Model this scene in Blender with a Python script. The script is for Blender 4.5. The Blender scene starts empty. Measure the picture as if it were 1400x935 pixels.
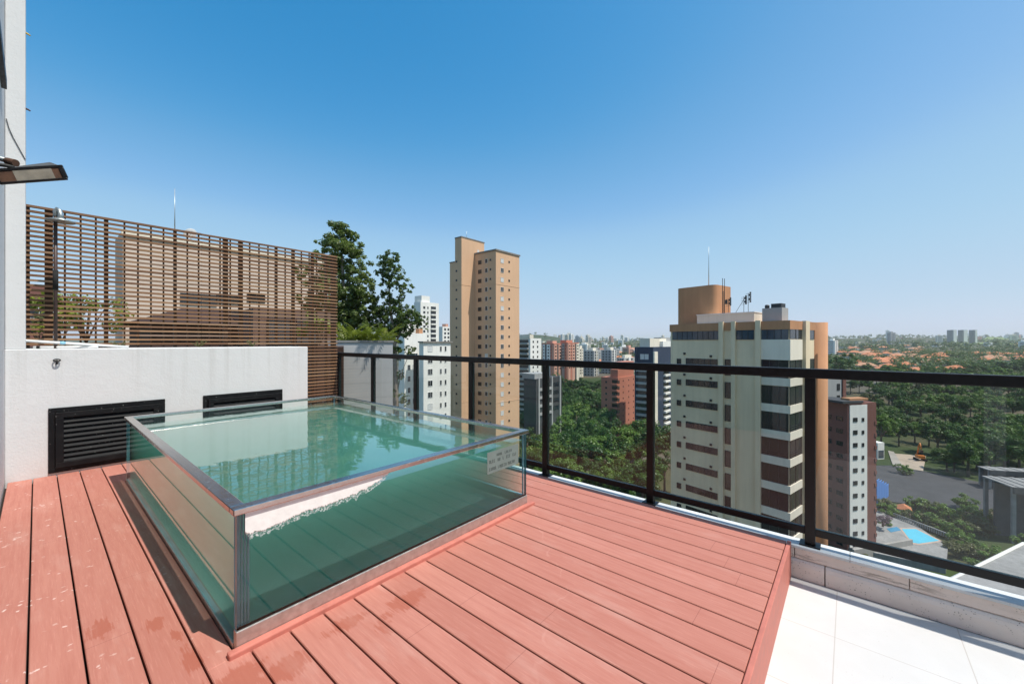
import bpy, bmesh, math, random
from mathutils import Vector, Matrix, noise
R = math.radians
rnd = random.Random(7)
scene = bpy.context.scene
C = scene.collection

# ---------------------------------------------------------------- camera, world, sun
# Ground plan: X runs along the short side of the glass pool, Y along its long side, deck top is z = 0.
EYE = 1.30
FPX = 548.0                       # focal length in pixels of the 1400 px wide photograph
RU, RV = 0.6445, -0.7645          # camera right in (X, Y)
DU, DV = 0.7645, 0.6445           # camera forward in (X, Y)
cam = bpy.data.objects.new('camera', bpy.data.cameras.new('camera'))
C.objects.link(cam)
cam.location = (0, 0, EYE)
cam.rotation_euler = (R(90), 0, math.atan2(DV, DU) - R(90))
cam.data.sensor_width = 36
cam.data.lens = 36 * FPX / 1400
cam.data.clip_start = 0.05
cam.data.clip_end = 20000
scene.camera = cam

SUN_EL = R(63.2)
SUN_AZ = math.atan2(0.265, -0.964)             # compass-like: from +Y towards +X
sun_dir = Vector((math.sin(SUN_AZ) * math.cos(SUN_EL), math.cos(SUN_AZ) * math.cos(SUN_EL), math.sin(SUN_EL)))
world = bpy.data.worlds.new('World'); scene.world = world; world.use_nodes = True
nt = world.node_tree; nt.nodes.clear()
sky = nt.nodes.new('ShaderNodeTexSky'); sky.sky_type = 'NISHITA'; sky.sun_disc = False
sky.sun_elevation = SUN_EL; sky.sun_rotation = SUN_AZ
sky.altitude = 700; sky.air_density = 1.0; sky.dust_density = 1.0; sky.ozone_density = 1.0
bg = nt.nodes.new('ShaderNodeBackground'); bg.inputs[1].default_value = 0.15
wo = nt.nodes.new('ShaderNodeOutputWorld')
# colour grade of the sky (the camera's rendering of blue), then back to physical scale
def _vmul(sock, k):
    v = nt.nodes.new('ShaderNodeVectorMath'); v.operation = 'SCALE'; nt.links.new(sock, v.inputs[0]); v.inputs['Scale'].default_value = k
    return v.outputs[0]
cv = nt.nodes.new('ShaderNodeRGBCurve'); nt.links.new(_vmul(sky.outputs[0], .15), cv.inputs['Color'])
for ch, pts in enumerate((((0, 0), (.12, .025), (.157, .056), (.212, .165), (.25, .238), (.314, .35), (.737, .56), (1, .66)),
                          ((0, 0), (.25, .295), (.337, .423), (.39, .488), (.485, .595), (.855, .69), (1, .72)),
                          ((0, 0), (.451, .635), (.571, .745), (.65, .812), (.77, .845), (1, .85)))):
    c = cv.mapping.curves[ch]
    c.points[0].location = pts[0]; c.points[1].location = pts[-1]
    for q in pts[1:-1]: c.points.new(*q)
cv.mapping.update()
nt.links.new(_vmul(cv.outputs[0], 1 / .15), bg.inputs[0]); nt.links.new(bg.outputs[0], wo.inputs[0])

sun = bpy.data.objects.new('sun', bpy.data.lights.new('sun', 'SUN')); C.objects.link(sun)
sun.data.energy = 5.0; sun.data.angle = R(0.53); sun.data.color = (1.0, 0.95, 0.87)
sun.rotation_euler = sun_dir.to_track_quat('Z', 'Y').to_euler()
sun.location = sun_dir * 30

vs = scene.view_settings
vs.view_transform = 'Standard'; vs.look = 'None'; vs.gamma = 1; vs.use_curve_mapping = False
vs.exposure = 0.0
cy = scene.cycles
cy.max_bounces = 10; cy.transparent_max_bounces = 24; cy.diffuse_bounces = 4; cy.glossy_bounces = 4
cy.transmission_bounces = 8; cy.volume_bounces = 1
cy.use_denoising = True

# ---------------------------------------------------------------- frames of reference
def xd(X, D):
    """camera-aligned plan coordinates (metres right, metres ahead) -> (X, Y)"""
    return (X * RU + D * DU, X * RV + D * DV)
def at(px, D):
    return xd((px - 700) / FPX * D, D)
def zy(py, D):
    return EYE + (467 - py) / FPX * D

# ---------------------------------------------------------------- materials
MATS = {}
class NT:
    def __init__(s, m):
        m.use_nodes = True; s.t = m.node_tree; s.t.nodes.clear()
    def n(s, typ, **kw):
        nd = s.t.nodes.new(typ)
        for k, v in kw.items(): setattr(nd, k, v)
        return nd
    def l(s, a, b): s.t.links.new(a, b)
    def val(s, sock, v):
        if hasattr(v, 'is_output'): s.l(v, sock)
        else: sock.default_value = v
    def math(s, op, a, b=None, clamp=False):
        nd = s.n('ShaderNodeMath', operation=op); nd.use_clamp = clamp
        s.val(nd.inputs[0], a)
        if b is not None: s.val(nd.inputs[1], b)
        return nd.outputs[0]
    def mix(s, f, a, b, blend='MIX'):
        nd = s.n('ShaderNodeMix', data_type='RGBA', blend_type=blend)
        s.val(nd.inputs[0], f); s.val(nd.inputs[6], a); s.val(nd.inputs[7], b)
        return nd.outputs[2]
    def noise(s, vec, scale, detail=4, rough=.55, out=0):
        nd = s.n('ShaderNodeTexNoise'); s.l(vec, nd.inputs['Vector'])
        nd.inputs['Scale'].default_value = scale; nd.inputs['Detail'].default_value = detail
        nd.inputs['Roughness'].default_value = rough
        return nd.outputs[out]
    def ramp(s, f, stops):
        nd = s.n('ShaderNodeValToRGB'); s.val(nd.inputs[0], f)
        e = nd.color_ramp.elements
        while len(e) < len(stops): e.new(0.5)
        for i, (p, c) in enumerate(stops):
            e[i].position = p; e[i].color = c if len(c) == 4 else (*c, 1)
        return nd.outputs[0]
    def mapr(s, f, a, b, c=0., d=1.):
        nd = s.n('ShaderNodeMapRange'); s.val(nd.inputs[0], f)
        for i, v in enumerate((a, b, c, d)): nd.inputs[1 + i].default_value = v
        return nd.outputs[0]
    def scale(s, vec, sc):
        nd = s.n('ShaderNodeMapping'); s.l(vec, nd.inputs[0]); nd.inputs[3].default_value = sc
        return nd.outputs[0]
    def bump(s, h, strength, dist):
        nd = s.n('ShaderNodeBump'); s.l(h, nd.inputs['Height'])
        nd.inputs['Strength'].default_value = strength; nd.inputs['Distance'].default_value = dist
        return nd.outputs[0]
    def bsdf(s, col, rough=.6, metal=0., normal=None, spec=.5):
        b = s.n('ShaderNodeBsdfPrincipled')
        s.val(b.inputs['Base Color'], col if hasattr(col, 'is_output') else (*col, 1))
        s.val(b.inputs['Roughness'], rough); b.inputs['Metallic'].default_value = metal
        b.inputs['Specular IOR Level'].default_value = spec
        if normal is not None: s.l(normal, b.inputs['Normal'])
        return b.outputs[0]
    def out(s, sh, vol=None):
        o = s.n('ShaderNodeOutputMaterial')
        if sh is not None: s.l(sh, o.inputs[0])
        if vol is not None: s.l(vol, o.inputs[1])
    def pos(s): return s.n('ShaderNodeNewGeometry').outputs['Position']
    def obj(s): return s.n('ShaderNodeTexCoord').outputs['Object']
    def sep(s, v):
        nd = s.n('ShaderNodeSeparateXYZ'); s.l(v, nd.inputs[0]); return nd.outputs

def newmat(name):
    m = bpy.data.materials.new(name); return m, NT(m)

def wallmat(name, rgb, rough=.85, var=.12, scale=.35, streak=.12, bump=.0, spec=.25):
    """masonry or plain paint with weathering: cloudy tone, faint run-off streaks, fine grain"""
    if name in MATS: return MATS[name]
    m, t = newmat(name)
    p = t.pos()
    n1 = t.noise(p, scale, 5)
    n2 = t.noise(t.scale(p, (2.2, 2.2, .12)), 1.0, 4)
    f = t.math('ADD', t.mapr(n1, .3, .7, 1 - var, 1 + var * .5), t.mapr(n2, .35, .75, 0, -streak))
    col = t.mix(1.0, (*rgb, 1), t.n('ShaderNodeCombineColor').outputs[0], 'MULTIPLY')

    comb = [n for n in t.t.nodes if n.bl_idname == 'ShaderNodeCombineColor'][0]
    for i in range(3): t.l(f, comb.inputs[i])
    nrm = None
    if bump: nrm = t.bump(t.noise(p, 60, 4), .4, bump)
    t.out(t.bsdf(col, rough, 0, nrm, spec))
    MATS[name] = m
    return m

def simple(name, rgb, rough=.5, metal=0., var=.08, sc=20., bump=0., spec=.5):
    if name in MATS: return MATS[name]
    m, t = newmat(name)
    p = t.obj()
    n1 = t.noise(p, sc, 4)
    col = t.mix(t.mapr(n1, .3, .7, 0, 1), (*[c * (1 - var) for c in rgb], 1), (*[min(1, c * (1 + var)) for c in rgb], 1))
    r = t.mapr(n1, .3, .7, max(0, rough - .06), min(1, rough + .06))
    nrm = t.bump(n1, .3, bump) if bump else None
    t.out(t.bsdf(col, r, metal, nrm, spec))
    MATS[name] = m
    return m

def leafmat(name, c1, c2, transl=.25):
    m, t = newmat(name)
    oi = t.n('ShaderNodeObjectInfo').outputs['Random']
    n = t.noise(t.pos(), .55, 3)
    n2 = t.noise(t.pos(), 3.5, 2)
    f = t.math('ADD', t.math('MULTIPLY', oi, .5), t.mapr(n, .3, .7, -.1, .45))
    f = t.math('ADD', f, t.mapr(n2, .3, .7, -.15, .15), True)
    col = t.mix(f, (*c1, 1), (*c2, 1))
    d = t.n('ShaderNodeBsdfDiffuse'); t.l(col, d.inputs[0])
    tr = t.n('ShaderNodeBsdfTranslucent'); t.l(t.mix(.5, col, (.12, .2, .02, 1)), tr.inputs[0])
    g = t.n('ShaderNodeBsdfGlossy'); g.inputs['Roughness'].default_value = .45
    g.inputs[0].default_value = (.5, .5, .5, 1)
    mx = t.n('ShaderNodeMixShader'); mx.inputs[0].default_value = transl
    t.l(d.outputs[0], mx.inputs[1]); t.l(tr.outputs[0], mx.inputs[2])
    m2 = t.n('ShaderNodeMixShader'); m2.inputs[0].default_value = .05
    t.l(mx.outputs[0], m2.inputs[1]); t.l(g.outputs[0], m2.inputs[2])
    t.out(m2.outputs[0])
    MATS[name] = m
    return m

def m_deck():
    m, t = newmat('coral_composite_deck')
    p = t.obj(); x, y, z = t.sep(p)
    board = t.math('FLOOR', t.math('DIVIDE', t.math('ADD', x, 10 * .152 + .024), .152))
    wn = t.n('ShaderNodeTexWhiteNoise', noise_dimensions='1D'); t.l(board, wn.inputs['W'])
    off = t.n('ShaderNodeCombineXYZ'); t.l(t.math('MULTIPLY', wn.outputs[0], 37.), off.inputs[1])
    v = t.n('ShaderNodeVectorMath', operation='ADD'); t.l(p, v.inputs[0]); t.l(off.outputs[0], v.inputs[1])
    gv = t.scale(v.outputs[0], (46, 2.6, 46))
    grain = t.noise(gv, 1.0, 5, .6)
    grain2 = t.noise(t.scale(v.outputs[0], (160, 9, 160)), 1.0, 3)
    cloud = t.noise(p, 1.7, 4)
    base = t.mix(wn.outputs[0], (.425, .166, .124, 1), (.525, .225, .172, 1))
    base = t.mix(t.mapr(cloud, .3, .7, 0, .8), base, (.455, .178, .134, 1))
    base = t.mix(t.mapr(grain, .42, .70, 0, .42), base, (.36, .115, .085, 1))
    base = t.mix(t.mapr(grain2, .55, .75, 0, .34), base, (.64, .30, .24, 1))
    # darker water splashes with ragged streaky edges
    edge = t.noise(t.scale(p, (110, 7, 60)), 1.0, 4)
    edge2 = t.noise(p, 14, 3)
    stain = None
    for (sx, sy, rx, ry) in ((.19, 2.60, .055, .09), (.345, 2.45, .035, .07), (.41, 2.06, .03, .10), (.50, 1.80, .10, .10), (.40, 2.28, .02, .05),
                             (.92, 1.78, .10, .05), (1.2, 1.70, .12, .06), (.64, 1.72, .10, .07), (1.02, 1.62, .04, .05)):
        dx = t.math('DIVIDE', t.math('SUBTRACT', x, sx), rx); dy = t.math('DIVIDE', t.math('SUBTRACT', y, sy), ry)
        d = t.math('SQRT', t.math('ADD', t.math('MULTIPLY', dx, dx), t.math('MULTIPLY', dy, dy)))
        stain = d if stain is None else t.math('MINIMUM', stain, d)
    d = t.math('ADD', stain, t.math('ADD', t.mapr(edge, .2, .8, -.7, .7), t.mapr(edge2, .2, .8, -.5, .5)))
    base = t.mix(t.mapr(d, .72, 1.05, .72, 0), base, (.36, .10, .062, 1))
    # dried lime drops
    vo = t.n('ShaderNodeTexVoronoi'); t.l(t.n('ShaderNodeVectorMath', operation='ADD').outputs[0], vo.inputs['Vector'])
    va = [n for n in t.t.nodes if n.bl_idname == 'ShaderNodeVectorMath'][-1]
    t.l(p, va.inputs[0]); t.l(t.noise(p, 30, 2, .5, 1), va.inputs[1])
    va2 = t.n('ShaderNodeVectorMath', operation='SCALE'); t.l(t.noise(p, 40, 2, .5, 1), va2.inputs[0]); va2.inputs['Scale'].default_value = .03
    t.l(va2.outputs[0], va.inputs[1])
    vo.inputs['Scale'].default_value = 26
    msk = t.math('MULTIPLY', t.mapr(t.noise(p, 5, 2), .55, .62), t.mapr(x, .0, .7, 1., .0))
    msk2 = t.math('MULTIPLY', msk, t.mapr(y, 1.6, 2.0, 0, 1))
    drops = t.math('MULTIPLY', t.mapr(vo.outputs['Distance'], .16, .26, 1, 0), msk2)
    base = t.mix(t.math('MULTIPLY', drops, .75), base, (.80, .62, .56, 1))
    gr = t.noise(p, 420, 2); 
    base = t.mix(t.mapr(gr, .68, .78, 0, .35), base, (.22, .10, .08, 1))
    wr = t.noise(t.scale(p, (7, 1.6, 7)), 1.0, 5, .65)
    base = t.mix(t.mapr(wr, .54, .74, 0, .30), base, (.60, .37, .31, 1))
    # pale scuffed arc of chalk lines across boards
    wv = t.math('SUBTRACT', t.math('SQRT', t.math('ADD', t.math('POWER', t.math('SUBTRACT', x, .6), 2.), t.math('POWER', t.math('SUBTRACT', y, 3.0), 2.))), 2.15)
    wv = t.math('ABSOLUTE', t.math('ADD', wv, t.mapr(t.noise(p, 3, 3), .2, .8, -.1, .1)))
    lin = t.math('MULTIPLY', t.mapr(wv, .002, .008, 1, 0), t.mapr(t.noise(p, 9, 2), .45, .6))
    base = t.mix(t.math('MULTIPLY', lin, .14), base, (.75, .45, .38, 1))
    # board butt joints
    wn2 = t.math('MULTIPLY', wn.outputs[0], 2.2)
    jt = t.math('ABSOLUTE', t.math('SUBTRACT', t.math('FRACT', t.math('DIVIDE', t.math('ADD', y, wn2), 2.2)), .5))
    base = t.mix(t.mapr(jt, .0003, .0007, .55, 0), base, (.16, .04, .03, 1))
    nrm = t.bump(t.math('ADD', grain, t.math('MULTIPLY', grain2, .5)), .5, .002)
    rough = t.mapr(grain, .3, .7, .62, .78)
    t.out(t.bsdf(base, rough, 0, nrm, .3))
    return m

def m_stucco():
    m, t = newmat('white_stucco')
    p = t.pos()
    n1 = t.noise(p, 1.2, 5); n2 = t.noise(p, 55, 4, .6); n3 = t.noise(p, 9, 3)
    st = t.noise(t.scale(p, (9, 9, .7)), 1.0, 4)
    col = t.mix(t.mapr(n1, .3, .7, 0, .5), (.665, .67, .67, 1), (.61, .62, .625, 1))
    col = t.mix(t.mapr(st, .55, .85, 0, .22), col, (.58, .57, .54, 1))
    x, y, z = t.sep(p)
    dr = t.noise(t.scale(p, (14, 14, .35)), 1.0, 5, .6)
    dm = t.math('MULTIPLY', t.mapr(dr, .52, .74), t.math('MULTIPLY', t.mapr(z, 1.24, .45, 1, 0), t.mapr(z, 1.235, 1.225, 0, 1)))
    col = t.mix(t.math('MULTIPLY', dm, .38), col, (.40, .385, .36, 1))
    ft = t.math('MULTIPLY', t.mapr(z, .0, .16, 1, 0), t.mapr(t.noise(p, 6, 4), .35, .65))
    col = t.mix(t.math('MULTIPLY', ft, .35), col, (.46, .36, .32, 1))
    sp = t.n('ShaderNodeTexVoronoi'); t.l(p, sp.inputs['Vector']); sp.inputs['Scale'].default_value = 7
    col = t.mix(t.math('MULTIPLY', t.mapr(sp.outputs['Distance'], .02, .045, 1, 0), .5), col, (.4, .38, .35, 1))
    h = t.math('ADD', t.math('MULTIPLY', n2, .6), n3)
    t.out(t.bsdf(col, .9, 0, t.bump(h, .5, .006), .2))
    return m

def m_stone(name, base, pit=.6, dirt=.0):
    m, t = newmat(name)
    p = t.pos(); x, y, z = t.sep(p)
    n1 = t.noise(p, 3, 5)
    col = t.mix(t.mapr(n1, .3, .7), (*base, 1), (*[c * .82 for c in base], 1))
    vo = t.n('ShaderNodeTexVoronoi'); t.l(p, vo.inputs['Vector']); vo.inputs['Scale'].default_value = 75
    pm = t.math('MULTIPLY', t.mapr(vo.outputs['Distance'], .12, .24, 1, 0), t.mapr(t.noise(p, 12, 3), .45, .62))
    col = t.mix(t.math('MULTIPLY', pm, pit), col, (.13, .10, .08, 1))
    if dirt:
        dn = t.noise(t.scale(p, (5, 5, 22)), 1.0, 5, .65)
        col = t.mix(t.mapr(dn, .56, .80, 0, dirt * .5), col, (.28, .22, .18, 1))
        dn2 = t.noise(t.scale(p, (1.3, 6, 60)), 1.0, 5, .7)
        band = t.math('ABSOLUTE', t.math('ADD', z, t.math('ADD', .088, t.mapr(dn2, .3, .7, -.026, .026))))
        col = t.mix(t.math('MULTIPLY', t.mapr(band, .002, .012, dirt, 0), t.mapr(t.noise(t.scale(p, (1, 2.2, 1)), 1.0, 2), .42, .58)), col, (.15, .12, .09, 1))
    t.out(t.bsdf(col, .8, 0, t.bump(t.math('SUBTRACT', n1, pm), .5, .004), .25))
    return m

def m_floor():
    m, t = newmat('white_terrace_floor')
    p = t.pos(); x, y, z = t.sep(p)
    n1 = t.noise(p, 2.2, 5); n2 = t.noise(p, 70, 3)
    col = t.mix(t.mapr(n1, .35, .7, 0, .7), (.64, .63, .62, 1), (.56, .55, .535, 1))
    vo = t.n('ShaderNodeTexVoronoi'); t.l(p, vo.inputs['Vector']); vo.inputs['Scale'].default_value = 38
    sp = t.math('MULTIPLY', t.mapr(vo.outputs['Distance'], .05, .10, 1, 0), t.mapr(t.noise(p, 6, 2), .5, .6))
    col = t.mix(t.math('MULTIPLY', sp, .6), col, (.38, .34, .31, 1))
    # slab joints
    for c, o, s in ((x, .07, .50), (y, .19, .50)):
        d = t.math('ABSOLUTE', t.math('SUBTRACT', t.math('FRACT', t.math('DIVIDE', t.math('ADD', c, 10 + o), s)), .5))
        col = t.mix(t.mapr(d, .002, .006, .55, 0), col, (.36, .31, .27, 1))
    t.out(t.bsdf(col, .85, 0, t.bump(n2, .25, .002), .2))
    return m

def m_slat():
    m, t = newmat('weathered_wood_slat')
    p = t.obj(); x, y, z = t.sep(p)
    k = t.math('FLOOR', t.math('DIVIDE', z, .0515))
    k2 = t.math('ADD', k, t.math('MULTIPLY', t.math('FLOOR', t.math('DIVIDE', x, .9)), 91.7))
    wn = t.n('ShaderNodeTexWhiteNoise', noise_dimensions='1D'); t.l(k2, wn.inputs['W'])
    g = t.noise(t.scale(p, (3, 60, 60)), 1.0, 4)
    col = t.ramp(wn.outputs[0], [(0, (.17, .085, .045)), (.5, (.27, .145, .075)), (.85, (.33, .195, .105)), (1, (.24, .16, .115))])
    col = t.mix(t.mapr(g, .4, .7, 0, .5), col, (.12, .065, .038, 1))
    t.out(t.bsdf(col, .6, 0, t.bump(g, .3, .002), .35))
    return m

def m_glass(name, tint, ior=1.45, dirt=0., gain=1.2):
    """one optical interface of a clear pane: Fresnel mirror plus tinted straight-through light; rain dust gives it a thin veil"""
    m, t = newmat(name)
    fr = t.n('ShaderNodeFresnel'); fr.inputs[0].default_value = ior
    g = t.n('ShaderNodeBsdfGlossy'); g.inputs['Roughness'].default_value = 0.0; g.inputs[0].default_value = (1, 1, 1, 1)
    tr = t.n('ShaderNodeBsdfTransparent'); tr.inputs[0].default_value = (*tint, 1)
    base = tr.outputs[0]
    if dirt:
        df = t.n('ShaderNodeBsdfDiffuse'); df.inputs[0].default_value = (.75, .74, .72, 1)
        mx0 = t.n('ShaderNodeMixShader')
        n = t.noise(t.scale(t.pos(), (2, 2, .8)), 3.0, 4)
        t.l(t.mapr(n, .3, .75, dirt * .5, dirt * 1.6), mx0.inputs[0])
        t.l(base, mx0.inputs[1]); t.l(df.outputs[0], mx0.inputs[2]); base = mx0.outputs[0]
    mx = t.n('ShaderNodeMixShader')
    # outside face carries both reflections of the pane; the inner face is plain
    geo = t.n('ShaderNodeNewGeometry')
    t.l(t.math('MINIMUM', t.math('MULTIPLY', fr.outputs[0], gain), .97), mx.inputs[0])
    t.l(base, mx.inputs[1]); t.l(g.outputs[0], mx.inputs[2])
    t.out(mx.outputs[0])
    return m

def m_clear():
    m, t = newmat('pane_inner_face')
    tr = t.n('ShaderNodeBsdfTransparent'); tr.inputs[0].default_value = (1, 1, 1, 1)
    t.out(tr.outputs[0]); return m

def m_water():
    m, t = newmat('murky_pool_water')
    x, y, z = t.sep(t.pos())
    top = t.math('GREATER_THAN', z, .5195)
    fr = t.n('ShaderNodeFresnel'); fr.inputs[0].default_value = 1.55
    w = t.noise(t.scale(t.pos(), (3.2, 2.0, 1)), 1.0, 3, .5)
    w2 = t.noise(t.scale(t.pos(), (16, 10, 1)), 1.0, 2, .5)
    nrm = t.bump(t.math('ADD', w, t.math('MULTIPLY', w2, .07)), .09, .025)
    t.l(nrm, fr.inputs['Normal'])
    g = t.n('ShaderNodeBsdfGlossy'); g.inputs['Roughness'].default_value = .03; g.inputs[0].default_value = (1, 1, 1, 1)
    t.l(nrm, g.inputs['Normal'])
    tr = t.n('ShaderNodeBsdfTransparent'); tr.inputs[0].default_value = (.97, .99, .98, 1)
    mx = t.n('ShaderNodeMixShader')
    geo = t.n('ShaderNodeNewGeometry')
    front = t.math('SUBTRACT', 1.0, geo.outputs['Backfacing'])
    t.l(t.math('MULTIPLY', t.math('MULTIPLY', t.math('MINIMUM', t.math('MULTIPLY', fr.outputs[0], 1.35), .95), top), front), mx.inputs[0])
    t.l(tr.outputs[0], mx.inputs[1]); t.l(g.outputs[0], mx.inputs[2])
    sc = t.n('ShaderNodeVolumeScatter'); sc.inputs[0].default_value = (.42, .90, .70, 1); sc.inputs['Density'].default_value = 2.6
    sc.inputs['Anisotropy'].default_value = .2
    ab = t.n('ShaderNodeVolumeAbsorption'); ab.inputs[0].default_value = (.10, .74, .58, 1); ab.inputs['Density'].default_value = 2.8
    ad = t.n('ShaderNodeAddShader'); t.l(sc.outputs[0], ad.inputs[0]); t.l(ab.outputs[0], ad.inputs[1])
    t.out(mx.outputs[0], ad.outputs[0])
    return m

def m_windowglass(name, rgb=(.02, .025, .03), rough=.08):
    return simple(name, rgb, rough, 0, .25, .6, spec=.6)

def m_ground():
    m, t = newmat('city_ground')
    p = t.pos()
    n1 = t.noise(p, .012, 5); n2 = t.noise(p, .15, 5); n3 = t.noise(p, .0021, 4)
    col = t.ramp(n1, [(.30, (.035, .055, .02)), (.48, (.055, .08, .03)), (.58, (.13, .10, .07)), (.70, (.16, .15, .14))])
    col = t.mix(t.mapr(n2, .3, .7, 0, .5), col, (.05, .06, .03, 1))
    t.out(t.bsdf(col, .95, 0, None, .1))
    return m

M = {}
def build_materials():
    M['deck'] = m_deck(); M['stucco'] = m_stucco(); M['floor'] = m_floor(); M['slat'] = m_slat()
    M['coping'] = m_stone('pitted_coping_stone', (.86, .78, .72), .85, .0)
    M['curb'] = m_stone('stained_curb_render', (.80, .70, .64), .45, .6)
    M['ledge'] = m_stone('pale_granite_ledge', (.66, .69, .71), .35, .0)
    M['black'] = simple('black_painted_metal', (.008, .008, .009), .42, 0, .2, 30, spec=.3)
    m, t = newmat('dusty_black_powder_coat'); p = t.pos()
    vo = t.n('ShaderNodeTexVoronoi'); t.l(p, vo.inputs['Vector']); vo.inputs['Scale'].default_value = 34
    sp = t.math('MULTIPLY', t.mapr(vo.outputs['Distance'], .07, .16, 1, 0), t.mapr(t.noise(p, 5, 3), .5, .62))
    col = t.mix(t.mapr(t.noise(p, 11, 5), .45, .8, 0, .25), (.006, .0065, .008, 1), (.04, .038, .035, 1))
    col = t.mix(t.math('MULTIPLY', sp, .7), col, (.45, .44, .42, 1))
    t.out(t.bsdf(col, .55, 0, None, .2)); M['vent'] = m
    M['steel'] = simple('brushed_steel', (.56, .53, .50), .22, 1.0, .1, 40)
    M['steelbase'] = simple('scuffed_steel_skirt', (.50, .46, .43), .42, .75, .14, 30)
    M['glass'] = m_glass('pool_glass', (.88, .96, .93))
    M['railglass'] = m_glass('railing_glass', (.88, .89, .875), 1.42, .003, 1.15)
    M['clear'] = m_clear()
    M['railedge'] = simple('dark_glass_edge', (.012, .03, .028), .3)
    M['edge'] = simple('glass_edge', (.22, .42, .50), .2, 0, .3, 3, spec=.6)
    M['water'] = m_water()
    M['pooltile'] = simple('pale_pool_lining', (.62, .70, .66), .4, 0, .08, 3)
    M['lime'] = simple('lime_deposit', (.88, .88, .85), .9, 0, .07, 22, .004, .1)
    m, t = newmat('speckled_lime_film'); pp = t.obj()
    d_ = t.n('ShaderNodeBsdfDiffuse'); d_.inputs[0].default_value = (.80, .84, .84, 1); tr_ = t.n('ShaderNodeBsdfTransparent')
    mx_ = t.n('ShaderNodeMixShader'); t.l(t.mapr(t.noise(pp, 95, 4, .7), .44, .62, 0, .8), mx_.inputs[0]); t.l(tr_.outputs[0], mx_.inputs[1]); t.l(d_.outputs[0], mx_.inputs[2])
    t.out(mx_.outputs[0]); M['limefilm'] = m
    M['sticker'] = simple('grey_sticker', (.17, .22, .205), .7, 0, .05, 9)
    M['ink'] = simple('faded_ink', (.06, .085, .08), .8, 0, .1, 9)
    M['trim'] = simple('coral_trim', (.50, .17, .13), .6, 0, .12, 14, .002, .3)
    M['under'] = simple('dark_underside', (.02, .012, .01), .9)
    M['post'] = simple('dark_wood_post', (.075, .042, .025), .7, 0, .25, 18)
    M['pvc'] = simple('white_plastic_pipe', (.75, .76, .76), .4, 0, .06, 10)
    M['pipeblue'] = simple('blue_pipe_joint', (.25, .52, .66), .4)
    M['galv'] = simple('galvanised_metal', (.42, .46, .46), .4, .8, .2, 30)
    M['rust'] = simple('rusted_pipe', (.10, .05, .03), .85, .1, .35, 30)
    M['brownpipe'] = simple('brown_painted_pipe', (.06, .035, .03), .5)
    M['foam'] = simple('black_foam_wrap', (.012, .012, .012), .9)
    M['lampglass'] = simple('dusty_lamp_glass', (.26, .235, .19), .15, 0, .3, 12, spec=.8)
    M['lampbody'] = simple('grey_lamp_housing', (.095, .10, .105), .5, .2, .15, 20)
    M['yellow'] = simple('yellow_plug', (.60, .40, .04), .6)
    M['cable'] = simple('dark_cable', (.03, .03, .03), .7)
    M['pane'] = m_windowglass('dark_window_pane')
    M['paneblue'] = m_windowglass('bluish_window_pane', (.05, .075, .10))
    M['blind'] = simple('pale_window_blind', (.62, .62, .60), .5, 0, .1, 1)
    M['whiteframe'] = simple('white_window_frame', (.72, .72, .70), .5)
    M['darkframe'] = simple('dark_window_frame', (.03, .03, .032), .5)
    M['leafA'] = leafmat('dark_green_leaves', (.022, .064, .012), (.085, .17, .030))
    M['leafB'] = leafmat('mid_green_leaves', (.06, .13, .02), (.16, .26, .042))
    M['leafE'] = leafmat('eucalyptus_leaves', (.06, .11, .024), (.20, .255, .06), .45)
    M['leafY'] = leafmat('yellow_green_leaves', (.16, .22, .02), (.40, .40, .05), .4)
    M['leafO'] = leafmat('olive_leaves', (.07, .09, .03), (.16, .16, .06))
    M['leafW'] = leafmat('white_blossom', (.30, .34, .28), (.55, .58, .52))
    M['leafV'] = leafmat('violet_blossom', (.18, .12, .16), (.34, .25, .30))
    M['leafF'] = leafmat('distant_leaves', (.03, .065, .018), (.085, .135, .035))
    M['bark'] = simple('tree_bark', (.14, .105, .08), .9, 0, .3, 5)
    M['barkE'] = simple('pale_bark', (.26, .215, .17), .85, 0, .25, 4)
    M['ground'] = m_ground()
    M['asphalt'] = wallmat('asphalt', (.065, .065, .068), .9, .2, .2, 0)
    M['paving'] = wallmat('pale_paving', (.34, .31, .27), .9, .15, .2, 0)
    M['sand'] = wallmat('bare_sandy_soil', (.42, .34, .26), .95, .2, .2, 0)
    M['tile'] = wallmat('terracotta_roof', (.58, .225, .11), .85, .25, .5, .1)
    M['tile2'] = wallmat('faded_terracotta_roof', (.50, .27, .16), .85, .25, .5, .1)
    M['houseW'] = wallmat('house_white', (.62, .60, .56)); M['houseC'] = wallmat('house_cream', (.52, .44, .34))
    M['conc'] = wallmat('grey_concrete', (.30, .295, .285), .9, .2, .4, .2)
    M['concdark'] = wallmat('dark_concrete', (.10, .10, .10), .9, .2, .4, .15)
    M['poolwater'] = simple('turquoise_water', (.10, .48, .62), .06, 0, .08, .4)
build_materials()

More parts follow.
